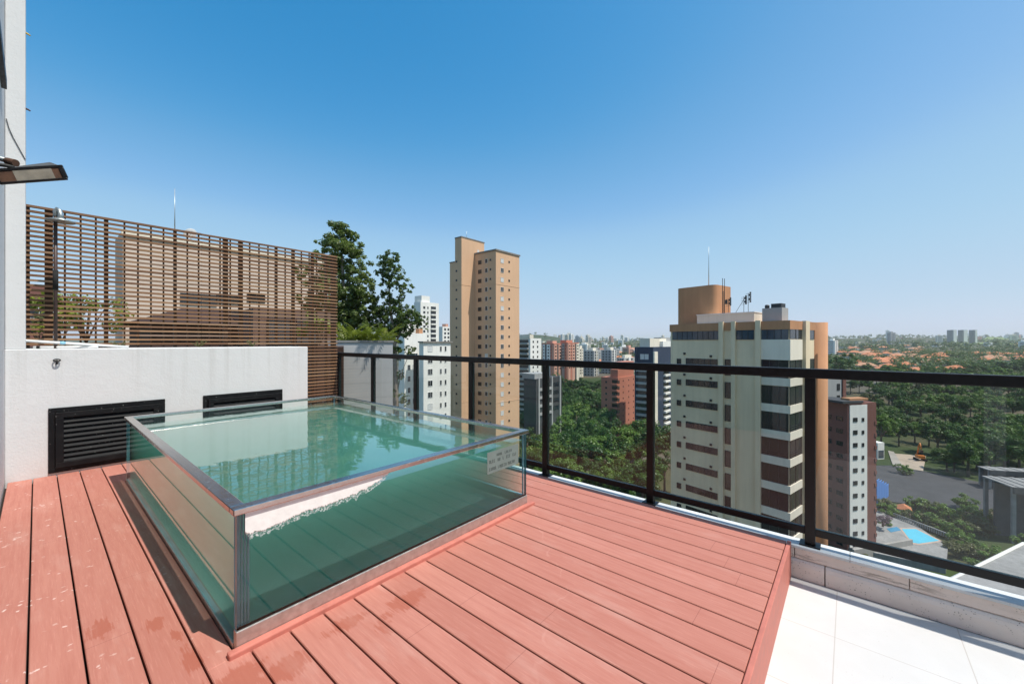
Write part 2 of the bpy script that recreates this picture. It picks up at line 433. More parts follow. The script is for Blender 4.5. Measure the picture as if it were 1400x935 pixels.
# ---------------------------------------------------------------- mesh builder
class MB:
    def __init__(s): s.v = []; s.f = []; s.m = []; s.smooth = []
    def add(s, vs, fs, mi=0, smooth=False):
        b = len(s.v); s.v += [tuple(v) for v in vs]
        for f in fs: s.f.append(tuple(i + b for i in f)); s.m.append(mi); s.smooth.append(smooth)
    def box(s, x0, x1, y0, y1, z0, z1, mi=0, mis=None):
        vs = [(x0,y0,z0),(x1,y0,z0),(x1,y1,z0),(x0,y1,z0),(x0,y0,z1),(x1,y0,z1),(x1,y1,z1),(x0,y1,z1)]
        fs = [(0,3,2,1),(4,5,6,7),(0,1,5,4),(2,3,7,6),(1,2,6,5),(3,0,4,7)]   # bottom top -y +y +x -x
        b = len(s.v); s.v += vs
        for k, f in enumerate(fs):
            s.f.append(tuple(i + b for i in f)); s.m.append(mis[k] if mis else mi); s.smooth.append(False)
    def prism(s, pts, z0, z1, mi=0, mtop=None):
        n = len(pts); b = len(s.v)
        s.v += [(x, y, z0) for x, y in pts] + [(x, y, z1) for x, y in pts]
        s.f.append(tuple(b + i for i in range(n - 1, -1, -1))); s.m.append(mi); s.smooth.append(False)
        s.f.append(tuple(b + n + i for i in range(n))); s.m.append(mi if mtop is None else mtop); s.smooth.append(False)
        for i in range(n):
            j = (i + 1) % n
            s.f.append((b + i, b + j, b + n + j, b + n + i)); s.m.append(mi); s.smooth.append(False)
    def tube(s, pts, rad, seg=8, mi=0, cap=True):
        pts = [Vector(p) for p in pts]; rr = rad if isinstance(rad, (list, tuple)) else [rad] * len(pts)
        b = len(s.v); n = len(pts); ref = None
        for i, p in enumerate(pts):
            d = (pts[min(i + 1, n - 1)] - pts[max(i - 1, 0)]).normalized()
            if ref is None: ref = d.orthogonal().normalized()
            a = (ref - d * ref.dot(d))
            a = a.normalized() if a.length > 1e-6 else d.orthogonal().normalized()
            ref = a; c = d.cross(a)
            for k in range(seg):
                th = 2 * math.pi * k / seg
                s.v.append(tuple(p + (a * math.cos(th) + c * math.sin(th)) * rr[i]))
        for i in range(n - 1):
            for k in range(seg):
                k2 = (k + 1) % seg
                s.f.append((b + i*seg + k, b + i*seg + k2, b + (i+1)*seg + k2, b + (i+1)*seg + k)); s.m.append(mi); s.smooth.append(True)
        if cap:
            s.f.append(tuple(b + k for k in range(seg - 1, -1, -1))); s.m.append(mi); s.smooth.append(False)
            s.f.append(tuple(b + (n-1)*seg + k for k in range(seg))); s.m.append(mi); s.smooth.append(False)
    def lathe(s, prof, seg=20, mi=0, c=(0, 0, 0)):
        b = len(s.v); n = len(prof)
        for r, z in prof:
            for k in range(seg):
                th = 2 * math.pi * k / seg
                s.v.append((c[0] + r * math.cos(th), c[1] + r * math.sin(th), c[2] + z))
        for i in range(n - 1):
            for k in range(seg):
                k2 = (k + 1) % seg
                s.f.append((b + i*seg + k, b + i*seg + k2, b + (i+1)*seg + k2, b + (i+1)*seg + k)); s.m.append(mi); s.smooth.append(True)
    def leaf(s, c, nrm, size, mi=0, asp=.6, rng=rnd):
        n = nrm.normalized() if nrm.length > 1e-5 else Vector((0, 0, 1))
        a = n.orthogonal().normalized(); a = Matrix.Rotation(rng.uniform(0, 6.283), 3, n) @ a; b_ = n.cross(a)
        a = a * size * .5; b_ = b_ * size * .5 * asp
        bi = len(s.v)
        s.v += [tuple(c - a), tuple(c - b_ * .9 + a * .1), tuple(c + a), tuple(c + b_ * .9 + a * .1)]
        s.f.append((bi, bi + 1, bi + 2, bi + 3)); s.m.append(mi); s.smooth.append(False)
    def mesh(s, name, mats):
        me = bpy.data.meshes.new(name); me.from_pydata(s.v, [], s.f)
        for m in (mats if isinstance(mats, (list, tuple)) else [mats]): me.materials.append(m)
        me.polygons.foreach_set('material_index', s.m); me.polygons.foreach_set('use_smooth', s.smooth)
        me.update(); return me
    def build(s, name, mats, parent=None, loc=None, rot=None, bevel=0, seg=2):
        o = bpy.data.objects.new(name, s.mesh(name, mats)); C.objects.link(o)
        if parent: o.parent = parent
        if loc: o.location = loc
        if rot: o.rotation_euler = rot
        if bevel:
            b = o.modifiers.new('bevel', 'BEVEL'); b.width = bevel; b.segments = seg; b.limit_method = 'ANGLE'; b.angle_limit = R(40)
        return o

def tag(o, label=None, cat=None, group=None, kind=None):
    if label: o['label'] = label
    if cat: o['category'] = cat
    if group: o['group'] = group
    if kind: o['kind'] = kind
    return o
def thing(name, label, cat, loc=(0, 0, 0), rz=0, group=None):
    o = bpy.data.objects.new(name, None); C.objects.link(o)
    o.location = loc; o.rotation_euler = (0, 0, rz); o.empty_display_size = .2
    return tag(o, label, cat, group)
def put(name, mesh, parent=None, loc=(0, 0, 0), rz=0, sc=1):
    o = bpy.data.objects.new(name, mesh); C.objects.link(o)
    if parent: o.parent = parent
    o.location = loc; o.rotation_euler = (0, 0, rz)
    if sc != 1: o.scale = sc if isinstance(sc, (tuple, list)) else (sc, sc, sc)
    return o
def struct(o): o['kind'] = 'structure'; return o
def bx(x0, x1, y0, y1, z0, z1):
    b = MB(); b.box(x0, x1, y0, y1, z0, z1); return b

# ================================================================ TERRAIN
def ground_h(X, D):
    """height of the ground (camera-aligned plan coordinates)"""
    r = math.hypot(X, D)
    z = -45.0
    pts = [(0, -45), (290, -45), (450, -34), (700, -28), (1100, -23), (1700, -17), (2400, -9), (3200, -1), (4200, 7), (5200, 12)]
    for (r0, z0), (r1, z1) in zip(pts, pts[1:]):
        if r0 <= r <= r1: z = z0 + (z1 - z0) * (r - r0) / (r1 - r0); break
    else:
        if r > 5200: z = 12
    u, v = xd(X, D)
    if r > 250:
        k = min(1, (r - 250) / 1500)
        z += k * (noise.noise(Vector((u / 420, v / 420, .3))) * 7 + noise.noise(Vector((u / 1100, v / 1100, 5.3))) * 12 * min(1, r / 3000))
    for (px, d, rad, hh) in ((1200, 2700, 520, 34), (1130, 2300, 330, 26), (735, 2500, 230, 34), (690, 2600, 300, 36), (870, 2900, 420, 16), (1380, 2100, 260, 10)):
        hx = (px - 700) / FPX * d; q = ((X - hx) ** 2 + (D - d) ** 2) / rad ** 2
        if q < 9: z += hh * math.exp(-q)
    # slope climbing on the west side, under the eucalyptus
    a = math.atan2(X, D)
    w = max(0, min(1, (-.12 - a) / .35)) if D > 0 else (1 if X < 0 else 0)
    z += w * 14 * max(0, min(1, (r - 10) / 50)) * (1 if r < 400 else max(0, 1 - (r - 400) / 800))
    return z
def gz(u, v):
    X = u * RU + v * RV; D = u * DU + v * DV
    return ground_h(X, D)

def terrain():
    b = MB(); rings = [2, 15, 30, 45, 60, 80, 100, 125, 150, 180, 215, 255, 300, 350, 410, 480, 560, 650, 750, 870, 1000, 1150, 1300, 1500, 1700, 1950, 2200, 2500, 2800, 3150, 3500, 3900, 4300, 4800]
    n = 150
    for r in rings:
        for k in range(n):
            th = 2 * math.pi * k / n
            X, D = r * math.sin(th), r * math.cos(th)
            u, v = xd(X, D); b.v.append((u, v, ground_h(X, D)))
    for i in range(len(rings) - 1):
        for k in range(n):
            k2 = (k + 1) % n
            b.f.append((i*n + k, (i+1)*n + k, (i+1)*n + k2, i*n + k2)); b.m.append(0); b.smooth.append(True)
    o = b.build('ground', M['ground'])
    if o.data.polygons[0].normal.z < 0: o.data.flip_normals()
    struct(o)
terrain()

# ================================================================ TERRACE
U0, U1 = -.19, 3.172      # deck from the house wall to the curb
V0, V1 = .315, 5.945      # deck front edge to the white wall
def terrace():
    # slab below everything
    b = MB(); b.box(-8, 3.325, -9, 8.3, -3.2, -.245); struct(b.build('terrace_slab', M['conc']))
    b = MB(); b.box(-.19, 3.19, -6, .30, -.243, -.236); struct(b.build('terrace_floor', M['floor']))
    # deck: boards with gaps, one sheet
    b = MB(); x = -.024 - .152; g = .0075
    while x < U1 - .01:
        x0, x1 = max(U0, x + g / 2), min(U1, x + .152 - g / 2)
        if x1 - x0 > .02:
            y1 = V1 if x1 < 2.5 else 6.50
            rem = [(V0 + .004, y1)]
            # the pool stands through the deck
            if x1 > .53 and x0 < 2.54:
                rem = [(V0 + .004, 1.945), (5.20, y1)]
                if x0 < .50: b.box(x0, .533, 1.945, 5.20, -.024, 0)
                if x1 > 2.56: b.box(2.535, x1, 1.945, 5.20, -.024, 0)
            for (a, c) in rem: b.box(x0, x1, a, c, -.024, 0)
        x += .152
    o = b.build('terrace_deck', M['deck'], bevel=.003, seg=1); struct(o)
    b = MB(); b.box(U0, U1, V0 + .03, 6.5, -.06, -.05); b.box(U0, U1, V0 + .03, V0 + .05, -.235, -.06); struct(b.build('deck_underlay', M['under']))
    b = MB(); b.box(U0, U1 + .003, V0 - .022, V0, -.235, .001); o = b.build('deck_fascia', M['trim'], bevel=.003, seg=1); struct(o)
    # curb under the railing
    root = thing('parapet_curb', 'low stained stone curb with pale ledge carrying the black railing', 'curb', (3.28, 0, -.236))
    lo = MB(); up = MB(); le = MB()
    y = -6.0; k = 0
    while y < 7.0:
        y1 = y + 1.02
        # lower rounded coping stones
        prof = [(-.085, 0), (-.085, .085), (-.080, .104), (-.070, .116), (-.050, .122), (.045, .122), (.045, 0)]
        n = len(prof); bi = len(lo.v)
        for yy in (y + .003, y1 - .003):
            lo.v += [(px_, yy, pz) for px_, pz in prof]
        for i in range(n):
            j = (i + 1) % n
            lo.f.append((bi + i, bi + n + i, bi + n + j, bi + j)); lo.m.append(0); lo.smooth.append(False)
        lo.f.append(tuple(bi + i for i in range(n))); lo.f.append(tuple(bi + n + i for i in range(n - 1, -1, -1))); lo.m += [0, 0]; lo.smooth += [False, False]
        y = y1
    lo.build('coping_stone', M['coping'], root)
    y = -6.2
    while y < 7.0:
        up.box(-.066, .045, y + .0015, y + .5385, .1225, .186); y += .54
    up.build('curb_wall', M['curb'], root, bevel=.004)
    y = -6.3
    while y < 7.0:
        le.box(-.074, .058, y + .001, y + .899, .187, .205); y += .9
    le.build('ledge', M['ledge'], root, bevel=.003)
terrace()

def house_wall():
    root = thing('house_wall', 'white rendered house wall with dark sliding doors running along the deck', 'wall', (-.19, 0, -.24))
    b = MB()
    b.box(-.25, 0, 4.75, 6.62, 0, 7.5)
    b.box(-.25, 0, -7, 4.75, 2.55, 7.5)
    b.box(-.25, 0, -7, -5.2, 0, 2.55)
    b.build('wall', M['stucco'], root)
    b = MB()
    for i in range(5):
        y0 = -5.2 + i * 1.99
        b.box(-.12, -.05, y0 + .003, y0 + .08, .002, 2.547); b.box(-.12, -.05, y0 + 1.91, y0 + 1.987, .002, 2.547)
        b.box(-.118, -.052, y0 + .08, y0 + 1.91, .002, .08); b.box(-.118, -.052, y0 + .08, y0 + 1.91, 2.46, 2.547)
    fr = b.build('door_frame', M['whiteframe'], root)
    for i in range(5):
        y0 = -5.2 + i * 1.99
        bx(-.095, -.075, y0 + .08, y0 + 1.91, .08, 2.46).build('glass_door', M['pane'], root)
    b = MB(); b.box(.001, .03, 2.2, 5.42, 3.66, 3.74); b.build('awning_track', M['black'], root)
    # pillar at the corner, standing up behind the white wall
    p = thing('corner_pillar', 'tall white rendered pillar rising above the white wall beside the screen', 'pillar', (-.13, 6.1, 0))
    bx(-.058, .063, -.14, .12, 1.232, 7.2).build('pillar_shaft', M['stucco'], p, bevel=.006)
    for z, yw in ((4.24, 1), (3.52, 0)):
        b = MB(); b.tube([(.060, -.1, z), (.078, -.1, z - .004), (.092, -.1, z - .012)], [.009, .008, .006], 8)
        b.build('anchor_plug', M['yellow'] if yw else M['rust'], p)
    b = MB(); b.tube([(-.05, -.147, 3.36), (-.035, -.148, 3.28), (-.01, -.146, 3.2), (.03, -.146, 3.10), (.062, -.144, 3.02)], .0028, 6)
    tag(b.build('cable', M['cable'], None, (-.13, 6.1, 0)), 'thin dark cable sagging across the upper face of the white pillar', 'cable')
house_wall()

def white_wall():
    root = thing('white_wall', 'low white rendered planter wall behind the glass pool', 'wall', (-.19, 5.95, 0))
    b = MB(); b.box(0, 2.70, 0, .56, -.23, 1.232)
    b.build('wall', M['stucco'], root, bevel=.008)
    def vent(u0, u1, z0, z1, label):
        r = thing('vent', label, 'vent', (u0, 5.945, z0))
        w, h = u1 - u0, z1 - z0
        b = MB()
        def ring(a, bb, y0, y1):
            b.box(a, w - a, y0, y1, a, bb); b.box(a, w - a, y0, y1, h - bb, h - a)
            b.box(a, bb, y0 + .0005, y1, bb, h - bb); b.box(w - bb, w - a, y0 + .0005, y1, bb, h - bb)
        ring(0, .045, -.012, .004); ring(.0455, .10, -.034, .003)
        b.build('frame', M['vent'], r, bevel=.004)
        b = MB(); n = 9; ih = h - .2
        for i in range(n):
            z = .1 + ih * (i + .5) / n; t = ih / n * .55
            b.add([(.1, -.026, z - t), (w - .1, -.026, z - t), (w - .1, .002, z + t), (.1, .002, z + t),
                   (.1, -.026, z - t + .006), (w - .1, -.026, z - t + .006), (w - .1, .002, z + t + .006), (.1, .002, z + t + .006)],
                  [(0, 3, 2, 1), (4, 5, 6, 7), (0, 1, 5, 4), (2, 3, 7, 6), (1, 2, 6, 5), (3, 0, 4, 7)])
        b.build('louvre_slats', M['vent'], r)
        bx(.1, w - .1, .0015, .004, .1, h - .1).build('back_plate', M['under'], r)
    vent(.073, .94, .022, .655, 'black louvred vent in the white wall, standing clear of the pool')
    vent(1.29, 2.17, .022, .655, 'black louvred vent in the white wall, half hidden behind the pool glass')
    # ring bolt
    r = thing('ring_bolt', 'small black ring bolt fixed high on the white wall', 'ring bolt', (.128, 5.95, 1.115))
    b = MB(); b.tube([(0, .01, .0), (0, -.02, 0)], .008, 8); b.tube([(0, -.012, -.004), (0, -.014, -.034)], [.006, .009], 8); b.build('bolt', M['foam'], r)
    b = MB(); b.tube([(.022 * math.cos(a), -.022 + .012 * math.sin(a), .006 + .010 * math.sin(a)) for a in [i * math.pi / 8 for i in range(17)]], .0055, 8); b.build('ring', M['foam'], r)
white_wall()

def screen():
    Y = 6.56
    root = thing('slatted_screen', 'tall brown wooden screen of horizontal slats behind the white wall', 'screen', (-.10, Y, .0))
    b = MB(); W = 3.34; z = .03; i = 0
    while z < 2.735:
        if z < 1.22: x0 = 2.80 - .19 + .10
        else: x0 = .0
        # boards joined at a post
        for (a, c) in ((x0, 1.50), (1.503, W)):
            if c - max(a, x0) < .05: continue
            a = max(a, x0)
            dz = rnd.uniform(-.0018, .0018)
            vs = [(a, -.016, z + dz), (c, -.016, z + dz + rnd.uniform(-.002, .002)), (c, .012, z), (a, .012, z)]
            b.add(vs + [(x, y, zz + .0225) for x, y, zz in vs], [(0,3,2,1),(4,5,6,7),(0,1,5,4),(2,3,7,6),(1,2,6,5),(3,0,4,7)])
        z += .0515; i += 1
    b.build('slat_panel', M['slat'], root)
    for x, w in ((.03, .05), (.185, .06), (.62, .035), (1.24, .03), (1.78, .055), (1.96, .05), (2.42, .03), (2.66, .04), (2.95, .04), (3.17, .03), (3.30, .06)):
        bx(x - w / 2, x + w / 2, .0125, .055, 0 if x > 2.75 else 1.22, 2.73).build('post', M['post'], root)
    b = MB(); x = .30
    while x < 3.3:
        if min(abs(x - q) for q in (.62, 1.24, 1.78, 1.96, 2.42, 2.66, 2.95, 3.17, 3.30)) > .045:
            b.box(x - .008, x + .008, .0128, .028, .03 if x > 2.75 else 1.24, 2.72)
        x += .118
    b.build('batten_slats', M['post'], root)
screen()

def shower():
    r = thing('outdoor_shower', 'slim brown shower pipe with round metal head standing on the white wall', 'shower', (.125, 6.20, 1.232))
    b = MB(); b.tube([(0, 0, 0), (0, 0, 1.36)], .0145, 10); b.build('pipe', M['brownpipe'], r)
    b = MB(); b.tube([(0, 0, .60), (0, 0, .80)], .020, 10); b.build('pipe_wrap', M['foam'], r)
    b = MB(); b.tube([(0, 0, 1.35), (.0, -.0, 1.40), (.012, -.012, 1.425), (.028, -.022, 1.41), (.034, -.026, 1.36), (.034, -.026, 1.335)], [.018, .02, .02, .019, .022, .026], 10); b.build('gooseneck', M['galv'], r)
    b = MB(); b.lathe([(.022, .035), (.035, .022), (.085, .008), (.108, .0), (.108, -.008), (.10, -.012), (0.001, -.012)], 28); b.build('shower_head', M['galv'], r, (.034, -.026, 1.305))
    for k, (p0, p1, lab) in enumerate((((-.10, 6.06, 1.315), (.66, 6.15, 1.244), 'long white plastic pipe sloping along the top of the white wall'),
                                   ((-.02, 6.25, 1.246), (.42, 6.10, 1.246), 'short white plastic pipe lying at the foot of the shower'))):
        r = thing('water_pipe', lab, 'pipe', p0)
        d = Vector(p1) - Vector(p0)
        b = MB(); b.tube([(0, 0, 0), d * .5, d], .0125, 10); b.build('tube', M['pvc'], r)
        b = MB(); q = d * (.33 if k == 0 else .05); b.tube([q, q + d * .05], .016, 10); b.build('joint', M['pipeblue'] if k == 0 else M['foam'], r)
    # dry weeds rooted in the top of the wall
    for (px, lab) in ((483, 'dry grey weed growing on the wall top near the middle of the screen'), (272, 'small dry weed on the wall top above the half hidden vent'), (165, 'straggly dry weed on the wall top by the long white pipe')):
        a = (px - 700) / FPX
        if px == 483: a = (163 - 700) / FPX
        if px == 165: a = (345 - 700) / FPX
        v = 6.40; D = v / (a * RV + DV); u = D * (a * RU + DU)
        b = MB(); rg = random.Random(px)
        for i in range(16):
            d = Vector((rg.uniform(-1, 1), rg.uniform(-.6, .4), rg.uniform(.3, 1.3))) * rg.uniform(.05, .10)
            b.tube([(0, 0, 0), d * .5, d], [.0022, .0018, .001], 4)
            for j in range(3): b.leaf(d * rg.uniform(.4, 1) + Vector((rg.uniform(-.01, .01), 0, 0)), Vector((rg.uniform(-1, 1), -1, rg.uniform(-1, 1))), .024, 0, .4, rg)
        tag(b.build('weed', M['leafO'], None, (u, v, 1.232)), lab, 'weed')
shower()

def floodlight():
    D = 2.06; X = (49 - 700) / FPX * D
    u, v = xd(X, D); z = zy(243, D)
    r = thing('floodlight', 'grey rectangular floodlight with dusty glass on a rusty wall arm', 'floodlight', (u, v, z), math.atan2(RV, RU) + R(36))
    e = Matrix.Rotation(R(-19), 4, 'Y')
    # local: x to the viewer's right, y away, z up; glass faces the viewer and slightly down
    b = MB(); hw = .120
    fr = [(-hw, -.06, -.034), (hw, -.06, -.036), (hw + .004, -.045, .032), (-hw - .006, -.045, .026)]
    bk = [(-hw * .80, .10, .03), (hw * .62, .10, .03), (hw * .58, .085, .105), (-hw * .78, .085, .090)]
    b.add(fr + bk, [(3, 2, 1, 0), (4, 5, 6, 7), (0, 1, 5, 4), (2, 3, 7, 6), (1, 2, 6, 5), (3, 0, 4, 7)])
    o = b.build('housing', M['lampbody'], r, bevel=.006); o.rotation_euler = (0, R(-19), 0)
    b = MB()
    for (x0, x1, z0, z1) in ((-hw - .004, hw + .004, .020, .034), (-hw, hw, -.040, -.030), (-hw - .004, -hw + .008, -.030, .020), (hw - .016, hw + .004, -.030, .020)):
        b.box(x0, x1, -.068, -.052, z0, z1)
    o = b.build('rim', M['black'], r, bevel=.003); o.rotation_euler = (0, R(-19), 0)
    for xa, xb in ((-hw + .008, -.058), (.078, hw - .016)):
        o = bx(xa, xb, -.0645, -.06, -.030, .020).build('side_reflector', M['rust'], r); o.rotation_euler = (0, R(-19), 0)
    b = MB(); b.box(-.058, .078, -.0655, -.061, -.030, .020)
    o = b.build('glass', M['lampglass'], r); o.rotation_euler = (0, R(-19), 0)
    b = MB(); b.tube([(-.30, .16, .135), (-.075, .0, .060)], .012, 10); o = b.build('arm', M['galv'], r)
    b = MB(); b.tube([(-.10, .016, .066), (-.064, -.010, .056)], .017, 12); b.build('arm_end', M['rust'], r)
    b = MB(); b.tube([(-.17, -.02, .0), (-.14, -.02, .03), (-.10, -.01, .035), (-.07, -.01, .033)], .009, 8); b.build('power_lead', M['cable'], r)
floodlight()

# ================================================================ GLASS POOL
def pool():
    x0, x1, y0, y1 = .54, 2.525, 1.975, 5.19
    root = thing('glass_pool', 'raised glass-walled plunge pool with steel rim and green water', 'pool', (x0, y0, 0))
    w, l = x1 - x0, y1 - y0
    T = .022; ZB, ZT = .080, .572; RW = .055
    def beam(name, m, a, b_, z0, z1, wd, bevel=.003):
        pass
    # steel skirt
    b = MB()
    b.box(0, w, -.006, .03, -.045, ZB); b.box(0, w, l - .03, l, -.045, ZB); b.box(-.004, .03, .03, l - .03, -.045, .022); b.box(w - .03, w, .03, l - .03, -.045, ZB - .001)
    b.build('skirt', M['steelbase'], root, bevel=.003)
    # rim: flat bar with a turned down lip
    b = MB()
    b.box(-.012, w + .012, -.014, RW - .014, ZT, .600); b.box(-.012, w + .012, l - RW + .014, l + .014, ZT, .600)
    b.box(-.012, RW - .012, RW - .014 + .0008, l - RW + .014 - .0008, ZT, .5995); b.box(w - RW + .012, w + .012, RW - .014 + .0008, l - RW + .014 - .0008, ZT, .5995)
    b.build('rim', M['steel'], root, bevel=.004)
    # panes. material 0 = outer optical face, 1 = clear inner face, 2 = cut edge
    def pane(xa, xb, ya, yb, outer):
        b = MB(); mi = [2, 2, 1, 1, 1, 1]; mi[outer] = 0
        for k in range(2, 6):
            if k not in (outer, {2: 3, 3: 2, 4: 5, 5: 4}[outer]): mi[k] = 2
        b.box(xa, xb, ya, yb, .023 if outer == 5 and xa < 1 else ZB, ZT, mis=mi); return b.build('glass_pane', [M['glass'], M['clear'], M['edge']], root)
    pane(.004, w - .004, .002, .002 + T, 2)
    pane(.004, w - .004, l - T - .002, l - .002, 2)
    pane(.002, .002 + T, T + .008, l - T - .008, 5)
    pane(w - T - .002, w - .002, T + .008, l - T - .008, 5)
    # corner strips where the laminated edges show
    b = MB()
    for k in range(3): b.box(.004 + T + k * .012, .004 + T + k * .012 + .008, T + .004, T + .012, ZB, ZT - .001)
    b.build('corner_seal', M['edge'], root)
    # lining and water
    b = MB(); b.box(.03, w - .03, .03, l - .03, -.05, .012); b.build('pool_floor', M['pooltile'], root)
    # bench along the far side, under water
    b = MB(); b.box(w * .62, w - .035, l * .25, l - .036, .0125, .26); b.build('bench', M['pooltile'], root, bevel=.01)
    b = MB(); b.box(T + .0035, w - T - .0035, T + .0035, l - T - .0035, .0128, .520); b.build('water', M['water'], root)
    # white crust of lime inside the front pane
    rg = random.Random(3); b = MB(); n = 260; pts = []
    prof = [(0, .085), (.03, .098), (.12, .100), (.22, .090), (.35, .076), (.5, .078), (.66, .070), (.82, .052), (.93, .028), (1, .003)]
    for i in range(n + 1):
        f = i / n; x = .034 + f * .705
        for (f0, d0), (f1, d1) in zip(prof, prof[1:]):
            if f0 <= f <= f1: d = d0 + (d1 - d0) * (f - f0) / (f1 - f0)
        d += .009 * noise.noise(Vector((f * 26, 1, 0))) + .005 * noise.noise(Vector((f * 90, 4, 0))) + .0035 * rg.uniform(-1, 1)
        pts.append((x, ZT - max(.002, d)))
    yb = .0015
    vs = []; fs = []
    for (x, z) in pts: vs += [(x, yb, ZT), (x, yb - .0028, ZT), (x, yb - .0028, z + .004), (x, yb, z)]
    for i in range(n):
        a = 4 * i; c = a + 4
        fs += [(a + 1, a + 2, c + 2, c + 1), (a + 2, a + 3, c + 3, c + 2), (a, a + 1, c + 1, c)]
    b.add(vs, fs); b.build('lime_crust', M['lime'], root)
    # thin speckled film where the crust peters out
    vs = []; fs = []; b = MB()
    for k, (x, z) in enumerate(pts):
        e = min(1, k / 8, (n - k) / 12); q = (.020 + .014 * noise.noise(Vector((k * .11, 3, 1)))) * e + .001
        vs += [(x, yb - .0006, z + .003), (x, yb - .0006, z - q), (x, yb + .0006, z - q)]
    for i in range(n):
        a = 3 * i; c = a + 3; fs += [(a, a + 1, c + 1, c), (a + 1, a + 2, c + 2, c + 1)]
    b.add(vs, fs); b.build('lime_film', M['limefilm'], root)
    # information sticker with three lines of small worn lettering
    sx0, sx1, sz0, sz1 = 1.53, 1.88, .355, .51
    b = MB(); b.box(sx0, sx1, .0002, .0018, sz0, sz1); st = b.build('sticker', M['sticker'], root)
    rg = random.Random(11)
    for (za, h, xa, xb, gaps) in ((.468, .018, .10, .27, (.17,)), (.428, .022, .02, .33, (.095, .15, .19, .26)), (.375, .022, .02, .30, (.10, .21))):
        x = xa; b = MB()
        while x < xb:
            if any(abs(x - g) < .010 for g in gaps):
                if b.v: b.build('lettering', M['ink'], st); b = MB()
                x += .012; continue
            k = rg.randrange(4); a = sx0 + x; e = -.0012
            b.box(a, a + .0028, e, .0001, za, za + h)
            if k in (0, 2): b.box(a + .0028, a + .0085, e, .0001, za + h - .0035, za + h)
            if k in (0, 1, 3): b.box(a + .0028, a + .0085, e, .0001, za, za + .0035)
            if k in (2, 3): b.box(a + .0085, a + .0112, e, .0001, za + .001, za + h - .001)
            x += .0165
        if b.v: b.build('lettering', M['ink'], st)
    # coral moulding at the foot
    b = MB(); b.box(-.035, w + .05, -.045, -.0065, -.02, .022); b.build('base_moulding', M['trim'], root, bevel=.006)
pool()

# ================================================================ RAILING
def railing():
    U = 3.282
    root = thing('railing', 'black metal railing with glass panels along the terrace edge', 'railing', (U, .2, -.03))
    H = 1.125 + .03
    top = MB(); top.box(-.028, .028, -5.0, 6.42, H - .062, H); top.build('handrail', M['black'], root, bevel=.005)
    bot = MB(); bot.box(-.016, .016, -5.0, 6.40, .065, .112); bot.build('bottom_rail', M['black'], root, bevel=.003)
    for i in range(-4, 7):
        y = i * 1.062
        o = bx(-.026, .026, y - .028, y + .028, .008, H - .0625).build('post', M['black'], root, bevel=.003)
        bx(-.052, .045, y - .055, y + .055, .0005, .0078).build('base_plate', M['black'], o, bevel=.002)
    for i in range(-4, 6):
        y = i * 1.062
        b = MB(); b.box(-.005, .005, y + .030, y + 1.032, .1125, H - .063, mis=[2, 2, 2, 2, 1, 0]); b.build('glass_panel', [M['railglass'], M['clear'], M['railedge']], root)
railing()

# ================================================================ VEGETATION
def crown(name, blobs, leaf, per, mat, rg, trunk=None, up=.35):
    b = MB()
    for (c, r) in blobs:
        c = Vector(c)
        for i in range(max(4, int(per * r * r))):
            d = Vector((rg.gauss(0, 1), rg.gauss(0, 1), rg.gauss(0, 1))).normalized()
            rr = r * (rg.random() ** .45)
            p = c + Vector((d.x * rr, d.y * rr, d.z * rr * .78))
            nrm = d + Vector((rg.uniform(-.7, .7), rg.uniform(-.7, .7), rg.uniform(-.3, .9) + up))
            b.leaf(p, nrm, leaf * rg.uniform(.65, 1.35), 0, .62, rg)
    return b.mesh(name, mat)
def tree_meshes(seed, mat, R_=5.0, H=12.5, leaf=.50, per=95, nb=44, flat=.74):
    rg = random.Random(seed); blobs = []
    base = H - R_ * flat * 2.15
    lobes = [(Vector((rg.uniform(-.55, .55) * R_, rg.uniform(-.55, .55) * R_, base + R_ * flat * rg.uniform(.45, 1.35))), R_ * rg.uniform(.38, .6)) for _ in range(7)]
    for i in range(nb):
        lc, lr = lobes[i % 7]
        d = Vector((rg.gauss(0, 1), rg.gauss(0, 1), rg.gauss(.15, .9))).normalized()
        c = lc + Vector((d.x * lr, d.y * lr, d.z * lr * flat)) * rg.uniform(.75, 1.05)
        blobs.append((c, R_ * rg.uniform(.16, .28)))
    cm = crown('crown', blobs, leaf, per, mat, rg)
    t = MB(); t.tube([(0, 0, -.6), (.1, 0, H * .22), (.0, .15, H * .45), (.05, .1, H * .62)], [.38, .28, .22, .12], 7)
    for lc, lr in lobes[:5]:
        t.tube([(.05, .08, H * .33), Vector((lc.x * .5, lc.y * .5, (H * .36 + lc.z) / 2)), lc], [.16, .10, .04], 5)
    return cm, t.mesh('trunk', M['bark'])

TREES = {
 'dark': [tree_meshes(s, M['leafA']) for s in (1, 2, 3)],
 'mid': [tree_meshes(s, M['leafB'], 4.6, 11.5) for s in (4, 5)],
 'olive': [tree_meshes(6, M['leafO'], 3.6, 6.5, .42, 130)],
 'white': [tree_meshes(7, M['leafW'], 4.6, 11.0)],
 'yellow': [tree_meshes(8, M['leafY'], 4.6, 9.5)],
 'violet': [tree_meshes(9, M['leafV'], 3.0, 5.0, .4)],
 'small': [tree_meshes(10, M['leafB'], 2.8, 4.6, .34, 190), tree_meshes(11, M['leafO'], 2.8, 4.2, .34, 190)],
}
NTREE = 0
def tree(kind, u, v, sc, label, group=None, name='tree', z=None, var=None):
    global NTREE; NTREE += 1
    ms = TREES[kind]; cm, tm = ms[(NTREE * 7 + 3) % len(ms)] if var is None else ms[var]
    r = thing(name, label, 'tree', (u, v, gz(u, v) if z is None else z), rnd.uniform(0, 6.28), group)
    r.scale = (sc * rnd.uniform(.9, 1.1), sc * rnd.uniform(.9, 1.1), sc * rnd.uniform(.9, 1.12))
    put('trunk', tm, r); put('crown', cm, r)
    return r

